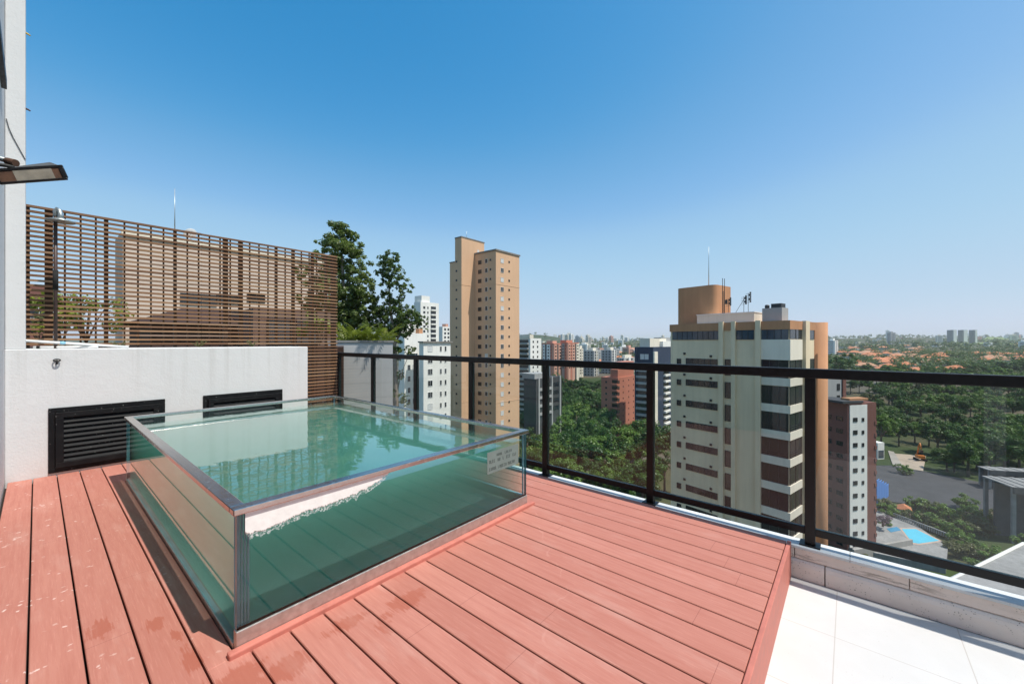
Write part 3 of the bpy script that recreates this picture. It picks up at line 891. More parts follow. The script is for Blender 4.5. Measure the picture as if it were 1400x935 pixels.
def eucalyptus():
    D0 = 36.0
    def P(px, py, dd=0):
        D = D0 + dd; u, v = at(px, D); return Vector((u, v, zy(py, D)))
    def one(name, label, blobs, trunk_px, limbs, seed, leaf, per):
        rg = random.Random(seed)
        base = at(trunk_px, D0); bz = gz(*base)
        r = thing(name, label, 'tree', (base[0], base[1], bz))
        off = Vector((base[0], base[1], bz))
        bl = []
        for (px, py, rp) in blobs:
            rm = rp * 1.28 / FPX * D0
            c0 = P(px, py, rg.uniform(-.6, .6) * rm)
            for k in range(24):
                d = Vector((rg.gauss(0, 1), rg.gauss(0, 1), rg.gauss(.1, .8))).normalized()
                bl.append((c0 + d * rm * rg.uniform(.25, 1.12) - off, rm * rg.uniform(.14, .32)))
        me = crown('crown', bl, leaf, per, M['leafE'], rg, up=.2)
        put('crown', me, r)
        t = MB()
        for pts, r0, r1 in limbs:
            q = [P(a, c, dd) - off if c is not None else Vector((0, 0, -.5)) for a, c, dd in pts]
            n = len(q); t.tube(q, [r0 + (r1 - r0) * i / (n - 1) for i in range(n)], 7)
        t.build('trunk', M['barkE'], r)
    one('eucalyptus_tree', 'tall dark eucalyptus rising just beyond the end of the wooden screen',
        [(462, 330, 22), (470, 318, 14), (446, 350, 17), (482, 352, 18), (490, 375, 12), (466, 372, 16), (455, 395, 20), (476, 405, 16), (497, 400, 17), (508, 410, 12),
         (470, 432, 20), (492, 436, 15), (450, 430, 22), (500, 446, 12), (440, 390, 16), (425, 415, 14), (478, 455, 16), (418, 372, 11), (432, 445, 16), (460, 362, 18), (482, 385, 17), (463, 415, 20), (488, 420, 17), (505, 428, 13), (480, 440, 18), (455, 448, 18), (497, 452, 14), (474, 340, 15)],
        468, [([(468, None, 0), (469, 560, 0), (472, 470, 0), (470, 400, 0), (467, 345, 0)], .45, .08), ([(472, 465, 0), (488, 420, .3), (498, 398, .4)], .16, .05), ([(470, 410, 0), (455, 380, -.3), (447, 352, -.3)], .14, .05), ([(471, 430, 0), (440, 410, -.4), (425, 400, -.4)], .13, .05)], 21, .22, 620)
    one('eucalyptus_tree', 'looser open-crowned eucalyptus between the grey wall and the brown tower',
        [(530, 362, 13), (522, 374, 9), (545, 380, 12), (553, 398, 10), (527, 402, 8), (536, 352, 9), (560, 432, 17), (573, 440, 10), (546, 425, 12), (530, 432, 13), (535, 450, 12), (549, 448, 13), (517, 440, 12),
         (519, 462, 10), (541, 478, 10), (512, 425, 8), (556, 458, 8), (562, 480, 7), (548, 512, 6), (552, 545, 7), (539, 535, 5), (505, 458, 10), (538, 368, 10), (533, 388, 10), (540, 410, 11), (555, 440, 12), (523, 425, 11), (532, 462, 11), (524, 450, 12)],
        544, [([(544, None, 0), (543, 600, 0), (541, 520, 0), (539, 460, 0), (533, 415, 0), (531, 370, 0)], .34, .05), ([(540, 470, 0), (552, 445, .3), (562, 430, .4)], .11, .04), ([(540, 460, 0), (545, 420, .2), (549, 392, .3)], .09, .03), ([(541, 500, 0), (525, 460, -.3), (515, 440, -.3)], .10, .03), ([(542, 540, 0), (548, 512, -.2), (560, 482, -.2)], .06, .02)], 22, .20, 560)
eucalyptus()

def fern(name, label, u, v, z, size, mat, seed, nfr=16, cat='plant', group=None):
    rg = random.Random(seed); b = MB()
    for i in range(nfr):
        th = rg.uniform(0, 6.283); L = size * rg.uniform(.7, 1.15); lift = rg.uniform(.9, 1.7)
        pts = []
        for k in range(6):
            f = k / 5; pts.append(Vector((math.cos(th) * L * f * .75, math.sin(th) * L * f * .75, L * (lift * f - .7 * f * f))))
        b.tube(pts, [.012 * size, .01 * size, .008 * size, .006 * size, .004 * size, .002 * size], 4)
        for k in range(22):
            f = .15 + .85 * k / 22; a = f * 5; i0 = min(4, int(a)); p = pts[i0].lerp(pts[i0 + 1], a - i0)
            d = (pts[i0 + 1] - pts[i0]).normalized()
            side = d.cross(Vector((0, 0, 1))).normalized() * (1 if k % 2 else -1)
            tip = p + (side * .30 + d * .22 - Vector((0, 0, .08))) * size * (1 - .6 * f) * .8
            wv = d * .022 * size
            b.add([p - wv, p + wv, tip], [(0, 1, 2)])
    return tag(b.build(name, mat, None, (u, v, z)), label, cat, group)

def bush(name, label, u, v, z, w, h, mat, seed, leaf=.08, per=1300, cat='bush', group=None):
    rg = random.Random(seed)
    r = thing(name, label, cat, (u, v, z), 0, group)
    bl = [(Vector((rg.uniform(-.5, .5) * w, rg.uniform(-.4, .4) * w, h * rg.uniform(.25, .9))), w * rg.uniform(.12, .24)) for _ in range(14)]
    put('foliage', crown('foliage', bl, leaf, per / (w * w) * 1.6, mat, rg), r)
    b = MB()
    for c, rr in bl[:8]: b.tube([(0, 0, -.05), c * .5 + Vector((0, 0, .05)), c], [.02 * w, .014 * w, .006 * w], 5)
    b.build('stems', M['bark'], r)
    return r

# ================================================================ BUILDINGS
class Bld:
    """an apartment block given by the picture columns of its edges at the distance of its near corner: real size follows"""
    def __init__(s, name, label, cat, pc, D, pl, pr, ytop, wall, theta=0, base=None, s_len=None, t_len=None, group=None, roof=None):
        th = R(theta)
        U = (math.cos(th), math.sin(th)); V = (-math.sin(th), math.cos(th))
        s.UX, s.UD = U[0] * RU + U[1] * RV, U[0] * DU + U[1] * DV
        s.VX, s.VD = V[0] * RU + V[1] * RV, V[0] * DU + V[1] * DV
        s.D = D; s.X = (pc - 700) / FPX * D
        s.t = t_len if t_len else s.x_at(pr); s.s = s_len if s_len else s.y_at(pl)
        u, v = xd(s.X, D)
        s.base = min(gz(u, v), gz(*xd(s.X + s.UX * s.t, D + s.UD * s.t))) - 1.0 if base is None else base
        s.h = zy(ytop, D) - s.base
        s.root = thing(name, label, cat, (u, v, s.base), th, group)
        s.wall = wall; s.n = 0; s.rest = None
        b = MB(); b.box(0, s.t, 0, s.s, 0, s.h)
        b.build('wall', wall, s.root)
        if roof is not None:
            b = MB(); p = .25
            b.box(-p, s.t + p, -p, s.s + p, s.h + .002, s.h + .45); b.build('roof', roof, s.root)
    def x_at(s, px, y=0):
        a = (px - 700) / FPX; X, D = s.X + s.VX * y, s.D + s.VD * y
        return (a * D - X) / (s.UX - a * s.UD)
    def y_at(s, px, x=0):
        a = (px - 700) / FPX; X, D = s.X + s.UX * x, s.D + s.UD * x
        return (a * D - X) / (s.VX - a * s.VD)
    def z_at(s, py, x=0, y=0): return zy(py, s.D + s.UD * x + s.VD * y) - s.base
    def box(s, name, mat, x0, x1, y0, y1, z0, z1, parent=None, bevel=0):
        b = MB(); b.box(x0, x1, y0, y1, z0, z1); return b.build(name, mat, parent or s.root, bevel=bevel)
    def wins(s, face, cols, zs, h, frame='whiteframe', pane='pane', depth=0., mixp=None, fw=.06):
        """cols: (centre, width). each window: raised frame, sunk pane"""
        for (c, w) in cols:
            for z in zs:
                mats = [M[frame], M[pane if not mixp or rnd.random() > mixp[0] else mixp[1]]]
                key = (round(w, 2), round(h, 2), mats[0].name, mats[1].name, fw)
                if key not in WMESH:
                    b = MB(); f = fw
                    b.box(-w/2 - f, w/2 + f, -.07, .02, -f, 0); b.box(-w/2 - f, w/2 + f, -.07, .02, h, h + f)
                    b.box(-w/2 - f, -w/2, -.069, .02, 0, h); b.box(w/2, w/2 + f, -.069, .02, 0, h)
                    b.box(-w/2, w/2, -.012, .02, 0, h, 1)
                    if w > 1.0: b.box(-.03, .03, -.045, -.0125, 0, h, 0)
                    WMESH[key] = b.mesh('window', mats)
                me = WMESH[key]
                if face == 'S': loc, rz = (c, -.021 - depth, z), 0
                else: loc, rz = (-.021 - depth, c, z), -math.pi / 2
                s.n += 1
                if s.n <= 100: put('window', me, s.root, loc, rz)
                else:
                    if s.rest is None: s.rest = (MB(), mats)
                    mb = s.rest[0]; Mx = Matrix.Translation(loc) @ Matrix.Rotation(rz, 4, 'Z')
                    mb.add([Mx @ vv.co for vv in me.vertices], [tuple(p.vertices) for p in me.polygons])
                    for i, p in enumerate(me.polygons): mb.m[len(mb.m) - len(me.polygons) + i] = p.material_index
    def done(s):
        if s.rest:
            o = s.rest[0].build('window_rows', s.rest[1], s.root); o['kind'] = 'stuff'
        return s
WMESH = {}
def rows(top, n, pitch): return [top - i * pitch for i in range(n)]

W_tan = wallmat('tan_render', (.68, .43, .265), .85, .05, .15, .06)
W_cream = wallmat('cream_render', (.80, .73, .60), .85, .10, .2, .10)
W_beige = wallmat('beige_render', (.82, .67, .46), .85, .10, .25, .10)
W_orange = wallmat('orange_render', (.52, .265, .14), .85, .10, .3, .12)
W_brick = wallmat('red_brick_render', (.54, .21, .14), .85, .08, .2, .08)
W_brown = wallmat('brown_render', (.22, .10, .08), .85, .10, .2, .08)
W_white = wallmat('white_render', (.84, .82, .76), .85, .07, .2, .08)
W_pink = wallmat('pink_render', (.62, .34, .25), .85, .08, .1, .08)
W_grey = wallmat('grey_render', (.40, .40, .39), .85, .10, .2, .1)
W_navy = wallmat('navy_render', (.035, .05, .085), .7, .1, .2, .05)
W_dark = wallmat('charcoal_render', (.07, .072, .075), .8, .15, .2, .05)
W_roof = wallmat('roof_slab', (.24, .22, .20), .9, .2, .3, .1)
W_shadebrown = wallmat('shade_darkened_brown', (.055, .03, .022), .85, .2, .6, .15)  # brown darkened so the low house's shade sits in its base colour

def tower_brown():
    b = Bld('apartment_tower', 'tall tan apartment tower with stepped top and small white windows', 'tower', 678, 121, 649, 710, 342, W_tan, roof=W_roof)
    # rear wing with the taller core
    yi = b.s
    xl = b.x_at(631, yi)                       # left end of the wing face (negative x)
    x2 = b.x_at(662, yi)
    dD = b.D + b.UD * xl + b.VD * yi
    s2 = b.y_at(615, xl) - yi
    hc = zy(324, dD) - b.base; hl = zy(359, dD + 3) - b.base
    b.box('stair_core', W_tan, xl, x2, yi + .002, yi + s2 * .55, 0, hc)
    b.box('rear_wing', W_tan, xl + .002, b.t, yi + s2 * .55 + .001, yi + s2, 0, hl)
    b.box('core_roof', W_roof, xl - .15, x2 + .15, yi - .1, yi + s2 * .55, hc + .002, hc + .35)
    b.box('wing_parapet', W_roof, xl - .1, b.t, yi + s2 * .55 + .01, yi + s2 + .15, hl + .002, hl + .3)
    # string courses
    for yl in (388, 551):
        z = b.z_at(yl)
        b.box('string_course', W_tan, -.06, b.t + .06, -.06, b.s + .0, z, z + .16)
        b.box('string_course', W_tan, xl - .06, -.061, yi - .06, yi + s2, z, z + .16)
    z0 = b.z_at(357); zs = rows(z0, 18, 2.92)
    b.wins('S', [(b.x_at(686.5), 1.25)], zs, 1.25, mixp=(.55, 'blind'))
    b.wins('W', [(b.y_at(665), 1.0)], zs, 1.25, mixp=(.2, 'blind'))
    b.wins('W', [(b.y_at(656), 1.3)], zs, 1.1, 'darkframe')
    b.wins('S', [(b.x_at(696), .5)], rows(z0 + .5, 18, 2.92), .5, 'darkframe')
    b.wins('W', [(b.y_at(670.5), .45)], rows(z0 + .5, 18, 2.92), .5, 'darkframe')
    # wing windows, single column
    r = b.root
    for z in rows(z0 + .3, 16, 2.92):
        b.n = 0; b_loc = (xl - .021, yi + s2 * .42, z)
        put('window', WMESH[[k for k in WMESH if k[0] == .5][0]], r, b_loc, -math.pi / 2)
    put('window', WMESH[[k for k in WMESH if k[0] == 1.25][0]], r, (xl + (x2 - xl) * .72, yi - .02, hc - 3.4), 0, .6)
    mb = MB(); mb.box(b.t * .35, b.t * .95, 2, 5, b.h + .46, b.h + 1.0); mb.build('roof_hatch', W_roof, r)
    mb = MB(); mb.tube([(x2 * .4 + xl * .6, yi + 2, hc + .3), (x2 * .4 + xl * .6, yi + 2, hc + 3.0)], .05, 5); mb.build('mast', M['galv'], r)
    b.done()
tower_brown()

def block_beige():
    b = Bld('apartment_building', 'beige apartment building with orange roof core and rounded orange corner column', 'apartment building', 1079, 44, 917, 1113, 438, W_beige, theta=-12.8)
    r = b.root; S = b.s; T = b.t
    zK = lambda y: b.z_at(y)
    # cornice band
    c0, c1 = zK(449.5), b.h + .05
    b.box('cornice', W_orange, -.12, T + .1, -.12, S + .1, c0, c1)
    # penthouse glazing strip
    p0, p1 = zK(463), c0 - .005
    yv = b.y_at(1040)
    ya, yb_, yc = b.y_at(1034), b.y_at(1000), b.y_at(990)
    def glaz(name, y0, y1, z0, z1, x=0, n=4):
        mb = MB(); mb.box(-.05, .02, y0, y1, z0, z1); g = mb.build(name, M['paneblue'] if z0 > p0 - .1 else M['pane'], r)
        f = MB()
        for i in range(n + 1):
            q = y0 + (y1 - y0) * i / n; f.box(-.085, -.0505, max(y0, q - .03), min(y1, q + .03), z0, z1)
        f.box(-.083, -.0507, y0, y1, z0 - .04, z0 - .0005); f.build('window_frame', M['darkframe'], g)
        return g
    def glazS(y, x0, x1, z0, z1, n=2):
        mb = MB(); mb.box(x0, x1, -.05, .02, z0, z1); g = mb.build('window', M['pane'], r)
        f = MB()
        for i in range(n + 1):
            q = x0 + (x1 - x0) * i / n; f.box(max(x0, q - .03), min(x1, q + .03), -.085, -.0505, z0, z1)
        f.build('window_frame', M['darkframe'], g)
    glaz('window', .06, yv, p0, p1, n=4)
    glaz('window', b.y_at(1031), b.y_at(1007), p0, p1, n=3)
    glaz('window', b.y_at(984), S - .3, p0, p1, n=9)
    xr = b.x_at(1095); glazS(0, .06, xr, p0, p1, 2); glazS(0, b.x_at(1103), T - .15, p0, p1, 1)
    # balconies at the corner: dark glazing set between projecting parapets
    tops = [zK(492) - i * 2.93 for i in range(9)]
    for i, z1 in enumerate(tops):
        z0 = z1 - (2.05 if i else 2.0)
        glaz('window', .06, yv, z0, z1, n=3)
        glazS(0, .06, xr, z0, z1, 2)
        glazS(0, b.x_at(1103), T - .15, z0, z1, 1)
        mb = MB(); pz1 = z0 - .002; pz0 = z0 - .88
        mb.box(-.16, xr, -.16, 0, pz0, pz1); mb.box(-.16, 0, .001, yv, pz0, pz1)
        mb.build('balcony', W_cream, r)
        if i < 8:
            rl = MB()
            for k in range(3): rl.box(-.13, -.10, .0, yv, z0 + .1 + k * .25, z0 + .13 + k * .25); rl.box(-.13, xr, -.13, -.10, z0 + .1 + k * .25, z0 + .13 + k * .25)
            if i in (0, 2, 3): rl.build('balcony_rail', M['darkframe'], r)
    mb = MB(); zt = tops[0] + .002; mb.box(-.16, xr, -.16, 0, zt, p0 - .045); mb.box(-.16, 0, .001, yv, zt, p0 - .045); mb.build('parapet', W_cream, r)
    # ribs
    for (q0, q1) in ((1034, 1041), (1001, 1006.5), (984, 990)):
        y0, y1 = sorted((b.y_at(q0), b.y_at(q1)))
        b.box('pilaster', W_beige, -.34, 0, y0, y1, 0, b.h + .15)
    x0, x1 = b.x_at(1096), b.x_at(1101.5)
    b.box('pilaster', W_beige, x0, x1, -.42, 0, 0, b.h + .1)
    # front windows
    zs = [b.z_at(498, 0, S * .7) - i * 2.80 for i in range(10)]
    w = abs(b.y_at(938) - b.y_at(981)); yc_ = (b.y_at(938) + b.y_at(981)) / 2
    for z in zs: glaz('window', yc_ - w / 2, yc_ + w / 2, z, z + .78, n=5)
    b.wins('W', [(b.y_at(928.5), .48)], zs, .62, 'darkframe')
    b.wins('W', [(b.y_at(995.5), .62)], [z - .2 - .9 for z in zs], 1.85, 'darkframe')
    b.wins('W', [(b.y_at(936), .16)], [z + 1.3 for z in zs], .16, 'darkframe')
    b.wins('W', [(b.y_at(972), .16)], [z + 1.05 for z in zs], .16, 'darkframe')
    # rounded corner column
    mb = MB(); xc = b.x_at(1123.5); mb.lathe([(.001, 0), (.86, 0), (.86, b.h + .12), (.001, b.h + .12)], 32, 0, (xc, .25, 0)); mb.build('corner_column', W_orange, r)
    # roof core with rounded end
    def rbox(name, x0, x1, y0, y1, z0, z1, rad, mat):
        pts = []
        for cx, cy, a0 in ((x1 - rad, y1 - rad, 0), (x0 + rad, y1 - rad, 90), (x0 + rad, y0 + rad, 180), (x1 - rad, y0 + rad, 270)):
            for k in range(9): a = R(a0 + k * 90 / 8); pts.append((cx + rad * math.cos(a), cy + rad * math.sin(a)))
        mb = MB(); mb.prism(pts, z0, z1, 0); return mb.build(name, mat, r)
    xo = 3.2
    yl, yr = b.y_at(924, xo), b.y_at(968, xo)
    Dm = b.D + b.UD * xo + b.VD * (yl + yr) / 2
    ht = zy(392, Dm) - b.base
    core = rbox('roof_core', xo, xo + 5, yr - 1.0, yl, b.h, ht, .85, W_orange)
    mb = MB()
    for i in range(16): mb.box(xo + 1.95, xo + 2.45, yr - 1.06, yr - 1.0, b.h + .3 + i * .28, b.h + .34 + i * .28)
    mb.box(xo + 1.9, xo + 1.95, yr - 1.06, yr - 1.0, b.h + .1, ht + 1.0); mb.box(xo + 2.45, xo + 2.5, yr - 1.06, yr - 1.0, b.h + .1, ht + 1.0)
    mb.build('ladder', M['darkframe'], core)
    mb = MB(); ym = b.y_at(969, xo + 2); mb.tube([(xo + 2, ym, ht), (xo + 2, ym, zy(362, Dm) - b.base), (xo + 2, ym, zy(337, Dm) - b.base)], [.06, .04, .025], 6); mb.build('mast', M['galv'], core)
    xw = 1.6; y0, y1 = b.y_at(1031, xw), b.y_at(953, xw); Dw = b.D + b.UD * xw + b.VD * (y0 + y1) / 2
    b.box('roof_room', W_cream, xw, xw + 2.6, y0, y1, b.h, zy(429, Dw) - b.base)
    b.box('roof_room_slab', W_white, xw - .06, xw + 2.66, y0 - .06, y1 + .06, zy(429, Dw) - b.base + .002, zy(428, Dw) - b.base + .03)
    xt = 1.3; y0, y1 = b.y_at(1069, xt), b.y_at(1042, xt); zt = zy(420, b.D + 2) - b.base
    tr = b.box('tank_room', W_grey, xt, xt + 1.9, y0, y1, b.h, zt)
    b.box('water_tank', M['darkframe'], xt + .25, xt + 1.5, y0 + .15, y0 + 1.2, zt + .002, zt + .5, tr)
    mb = MB(); mb.lathe([(.001, 0), (.22, 0), (.26, .25), (.2, .42), (.001, .46)], 14, 0, (xt + .5, y0 + 1.7, zt)); mb.build('water_tank', M['darkframe'], tr)
    # aerials on the roof room
    za = zy(428, Dw) - b.base + .05
    for (px, k) in ((996, 0), (1017, 1), (1023, 2)):
        y = b.y_at(px, xw + 1); mb = MB(); h = (1.9, 2.0, 2.4)[k]
        mb.tube([(xw + 1, y, za - .03), (xw + 1, y + (.0, .0, .0)[k], za + h)], .03, 5)
        if k == 1: mb.tube([(xw + 1, y + 1.0, za), (xw + 1, y - .1, za + 1.8)], .025, 5)
        for j in range(5):
            zz = za + h * (.5 + .11 * j); mb.box(xw + .75, xw + 1.0, y - .35, y - .25 + .1 * (j % 2), zz, zz + .22); mb.box(xw + .98, xw + 1.02, y - .3, y + .3, zz, zz + .03)
        if k == 0: mb.box(xw + .8, xw + .95, y + .1, y + .35, za + 1.2, za + 1.75)
        mb.build('antenna', M['darkframe'], r)
    b.done()
    # pot plant on the penthouse sill
    return b
BEIGE = block_beige()

def block_white():
    b = Bld('apartment_building', 'cream white apartment block beside the tan tower, flat roof slab', 'apartment building', 579, 99, 573, 616, 468, W_white)
    r = b.root
    b.box('roof_slab', W_roof, -.4, b.t + .4, -.4, b.s, b.h + .002, b.h + .35)
    zs = rows(b.z_at(480), 8, 2.9)
    b.wins('S', [(b.x_at(588), 1.35)], zs, 1.35, 'whiteframe', mixp=(.5, 'blind'))
    b.wins('S', [(b.x_at(602.5), .5), (b.x_at(609), .5)], zs, 1.2, 'whiteframe')
    b.done()
    c = Bld('apartment_building', 'white apartment block with cream tiers behind the eucalyptus branches', 'apartment building', 553, 101, 545, 582, 455, W_white)
    zs = rows(c.z_at(490), 6, 2.9)
    c.wins('S', [(c.x_at(559), .8), (c.x_at(567.5), 1.4)], zs, 1.3, 'whiteframe', mixp=(.3, 'blind'))
    c.box('upper_storey', W_white, 1.0, c.t + 1.0, 4.0, 9.5, c.h + .002, zy(438, c.D + 3) - c.base)
    c.box('water_tank', W_orange, c.t - 1.4, c.t - .2, 1.0, 2.5, c.h + .002, c.h + 1.3)
    c.done()
    d = Bld('apartment_tower', 'white apartment tower with dark balconies rising behind the eucalyptus', 'tower', 575, 247, 566, 600, 412, W_white)
    zs = rows(d.z_at(421), 9, 2.95)
    d.box('roof_room', W_white, 1.5, d.t * .55, 1, 8, d.h + .002, zy(403, d.D) - d.base)
    x0, x1 = d.x_at(589), d.x_at(596)
    for z in zs:
        d.box('balcony_recess', M['pane'], x0, x1, -.03, .02, z - .2, z + 1.7)
        d.box('balcony', W_white, x0 - .1, x1 + .1, -.9, -.031, z - 1.05, z - .2)
    d.wins('S', [(d.x_at(580), 1.4), (d.x_at(585), .8)], zs, 1.3, 'darkframe', fw=.05)
    d.done()
    e = Bld('apartment_building', 'small pale apartment block glimpsed between white block and tan tower', 'apartment building', 605, 300, 598, 617, 446, W_white)
    e.box('roof_room', W_pink, e.t * .45, e.t * .75, 1, 5, e.h + .002, e.h + 2.2)
    e.wins('S', [(e.x_at(608.5), 1.6), (e.x_at(613), 1.6)], rows(e.z_at(451), 4, 3), 1.5, 'darkframe', fw=.05)
    e.done()
block_white()

def mid_blocks():
    h = Bld('apartment_building', 'grey white apartment block with stacked balconies just behind the tan tower', 'apartment building', 725, 227, 706, 740, 462, W_white)
    zs = rows(h.z_at(468), 15, 2.9)
    h.box('roof_room', W_cream, -.5, 3, 0, 10, h.h + .002, zy(457, h.D) - h.base)
    h.wins('S', [(h.x_at(729), 1.0), (h.x_at(735), 1.0)], zs, 1.1, 'darkframe', fw=.05)
    y0, y1 = h.y_at(723), h.y_at(709)
    for z in zs:
        h.box('balcony', W_grey, -1.1, -.02, y0, y1, z - .95, z)
        h.box('balcony_recess', M['pane'], -.03, .02, y0 + .2, y1 - .2, z + .02, z + 1.7)
    h.done()
    i = Bld('apartment_building', 'dark concrete block with pale frames in front of the tree canopy', 'apartment building', 733, 150, 716, 768, 518, W_dark)
    y_ = i.h
    x = [i.x_at(q) for q in (735, 741, 753, 757, 764, 768)]
    for q in range(0, 6, 2): i.box('frame_column', W_grey, x[q], x[q] + .8, -.5, -.002, 0, y_ + .4)
    for z in rows(i.z_at(531), 4, 3.1):
        i.box('balcony', W_grey, x[0] + .81, x[2] - .01, -.45, -.003, z - 1.0, z)
        i.box('window', M['pane'], x[2] + .9, x[4] - .1, -.05, .02, z - .2, z + 1.5)
    i.box('roof_room', W_grey, .3, i.t * .55, 1, 7, i.h + .002, zy(511, i.D) - i.base)
    mb = MB()
    for q in range(5): mb.box(.5 + q * 1.1, .6 + q * 1.1, .5, 9, i.h + 1.8, i.h + 1.95)
    mb.build('pergola_slats', W_white, i.root)
    i.done()
    # striped pink towers
    def striped(label, pc, D, pl, pr, ytop, stripesS, stripesW, roof, group=None):
        b = Bld('apartment_tower', label, 'tower', pc, D, pl, pr, ytop, W_pink)
        for (q0, q1, m_) in stripesS:
            x0, x1 = b.x_at(q0), b.x_at(q1); b.box('bay', m_, x0, x1, -.6, -.002, 0, b.h - .5)
            if m_ is not W_dark:
                b.wins('S', [((x0 + x1) / 2, (x1 - x0) * .45)], rows(b.h - 3, 8, 3.0), 1.3, 'darkframe', depth=.6, fw=.03)
        for (q0, q1, m_) in stripesW:
            y1, y0 = b.y_at(q0), b.y_at(q1); b.box('bay', m_, -.6, -.002, y0, y1, 0, b.h - .3)
            if m_ is not W_dark:
                b.wins('W', [((y0 + y1) / 2, abs(y1 - y0) * .35)], rows(b.h - 3, 8, 3.0), 1.3, 'darkframe', depth=.6, fw=.03)
        b.box('roof_room', roof, 1, b.t * .6, 2, 9, b.h + .002, b.h + 3.2)
        b.box('parapet', W_brick, -.3, b.t + .3, -.3, b.s, b.h + .001, b.h + .9)
        b.done()
    striped('pink and white striped tower with brick red parapet, half behind a grey block', 757, 380, 741, 768, 470,
            [(757.3, 761, W_pink), (761.2, 762.8, W_dark), (763, 767.5, W_pink)], [(742.5, 745.5, W_white), (745.8, 747.5, W_dark), (747.8, 752.5, W_white), (752.8, 754.6, W_brick)], W_pink)
    striped('pink tower with brick stripes and one long pink buttress, beside a striped twin', 776, 385, 768, 791, 469,
            [(776.5, 779.5, W_pink), (779.8, 781.4, W_brick), (781.8, 785.5, W_pink), (785.8, 787.4, W_dark), (787.6, 790.8, W_cream)], [(768.5, 772, W_grey), (772.3, 774.5, W_brick)], W_brick)
    def grey(label, pc, D, pl, pr, ytop, wl, sl, floors, mS=W_cream, extra=None, group=None):
        b = Bld('apartment_tower', label, 'tower', pc, D, pl, pr, ytop, wl)
        xw = b.t
        b.wins('S', [(xw * .3, xw * .18), (xw * .7, xw * .18)], rows(b.h - 2.6, floors, 3.0), 1.4, 'darkframe', fw=.04)
        ys = b.s
        b.wins('W', [(ys * .2, ys * .12), (ys * .5, ys * .12), (ys * .8, ys * .12)], rows(b.h - 2.6, floors, 3.0), 1.4, 'darkframe', fw=.04)
        b.box('cream_bay', mS, xw * .42, xw * .58, -.5, -.002, 0, b.h + .5)
        b.box('roof_room', W_cream, xw * .2, xw * .8, ys * .2, ys * .6, b.h + .002, b.h + 3)
        b.done()
    grey('slim cream tower next to the pink striped towers', 792, 420, 789, 797.5, 476, W_cream, 9, 9)
    grey('grey tower with two cream bays, between cream tower and a paler grey one', 812, 430, 797.5, 819, 479, W_grey, 22, 9)
    grey('paler grey tower with white bays above the brick building', 836, 450, 822, 843, 478, W_grey, 20, 9, W_white)
    grey('low grey apartment block partly covered by the brick building', 853, 420, 844, 868, 489, W_grey, 18, 6, W_white)
    # red brick building
    b = Bld('apartment_building', 'red brick building with stepped top and dark corner balconies in the trees', 'apartment building', 845, 195, 822, 868, 516, W_brick)
    r = b.root
    b.box('upper_storey', W_brick, b.t * .05, b.t * .9, .6, b.s * .5, b.h + .002, zy(505, b.D) - b.base)
    x_ = b.x_at(852); b.box('stair_core', W_brick, x_, b.t, .61, b.s * .52, b.h + .003, zy(495, b.D) - b.base)
    for z in rows(b.z_at(524), 7, 2.9):
        b.box('balcony', W_brick, -1.0, -.02, .1, 3.4, z - 1.0, z - .05)
        b.box('balcony_recess', M['pane'], -.03, .02, .2, 3.2, z, z + 1.7)
        b.box('balcony_recess', M['pane'], .1, 1.6, -.03, .02, z, z + 1.6)
    b.wins('S', [(b.x_at(852), .5), (b.x_at(859.5), .5), (b.x_at(866), .5)], rows(b.z_at(522), 8, 2.9), .6, 'darkframe')
    b.wins('W', [(b.s * .7, .8)], rows(b.z_at(524), 7, 2.9), .9, 'darkframe')
    b.done()
    # navy building with white balcony slabs
    b = Bld('apartment_building', 'dark navy building with pale balcony slabs beside the beige building', 'apartment building', 893, 172, 868, 919, 474, W_navy, s_len=None)
    y0, y1 = b.y_at(889), b.y_at(871)
    for z in rows(b.z_at(505), 12, 2.75):
        b.box('balcony', W_grey, -1.4, -.02, y0, y1, z - .95, z)
        b.box('window', M['pane'], -.04, .02, y0 + .2, y1 - .2, z + .05, z + 1.4)
        x0, x1 = b.x_at(907), b.x_at(914.5)
        b.box('balcony', W_white, x0, x1, -1.1, -.02, z - .95, z - .1)
        b.box('window', M['pane'], x0 + .2, x1 - .2, -.04, .02, z, z + 1.4)
    b.box('pilaster', W_cream, 0.01, b.x_at(897.5), -.6, -.002, 0, b.h - 2)
    b.box('fin', W_navy, -.5, -.002, y1 + .05, y1 + .9, 0, b.h)
    b.wins('W', [(b.y_at(878), 1.6), (b.y_at(884), 1.6)], [b.z_at(491)], 2.2, 'whiteframe', 'blind')
    b.box('roof_room', W_cream, 1.5, b.t * .9, 2, b.s * .8, b.h + .002, zy(462, b.D) - b.base)
    b.box('roof_room', W_white, b.t * .55, b.t, .5, 4, b.h + .003, zy(466, b.D) - b.base)
    b.done()
    c = Bld('apartment_building', 'white tower top with dark openings rising behind the navy building', 'apartment building', 905, 215, 899, 919, 466, W_white)
    c.wins('S', [(c.t * .35, 1.4), (c.t * .75, 1.4)], rows(c.h - 3, 3, 3), 1.5, 'darkframe')
    c.box('roof_room', W_grey, c.t * .1, c.t, 1, 5, c.h + .002, c.h + 2.0)
    c.done()
    # grey block behind the orange column, and brown and white tower
    g = Bld('apartment_building', 'plain pale grey block right behind the orange corner column', 'apartment building', 1126, 102, 1110, 1151, 517, W_grey, theta=-30, s_len=10)
    g.wins('S', [(g.x_at(1146), 1.0)], rows(g.z_at(534), 3, 3.0), 1.6, 'darkframe')
    g.box('service_shaft', W_brown, g.t + .002, g.t + 1.2, -.3, 6, 0, g.h + .5)
    g.done()
    p = Bld('apartment_tower', 'slender brown tower with one white window stripe above the swimming pool', 'tower', 1159, 88, 1120, 1198, 551, W_brown, theta=-38)
    r = p.root
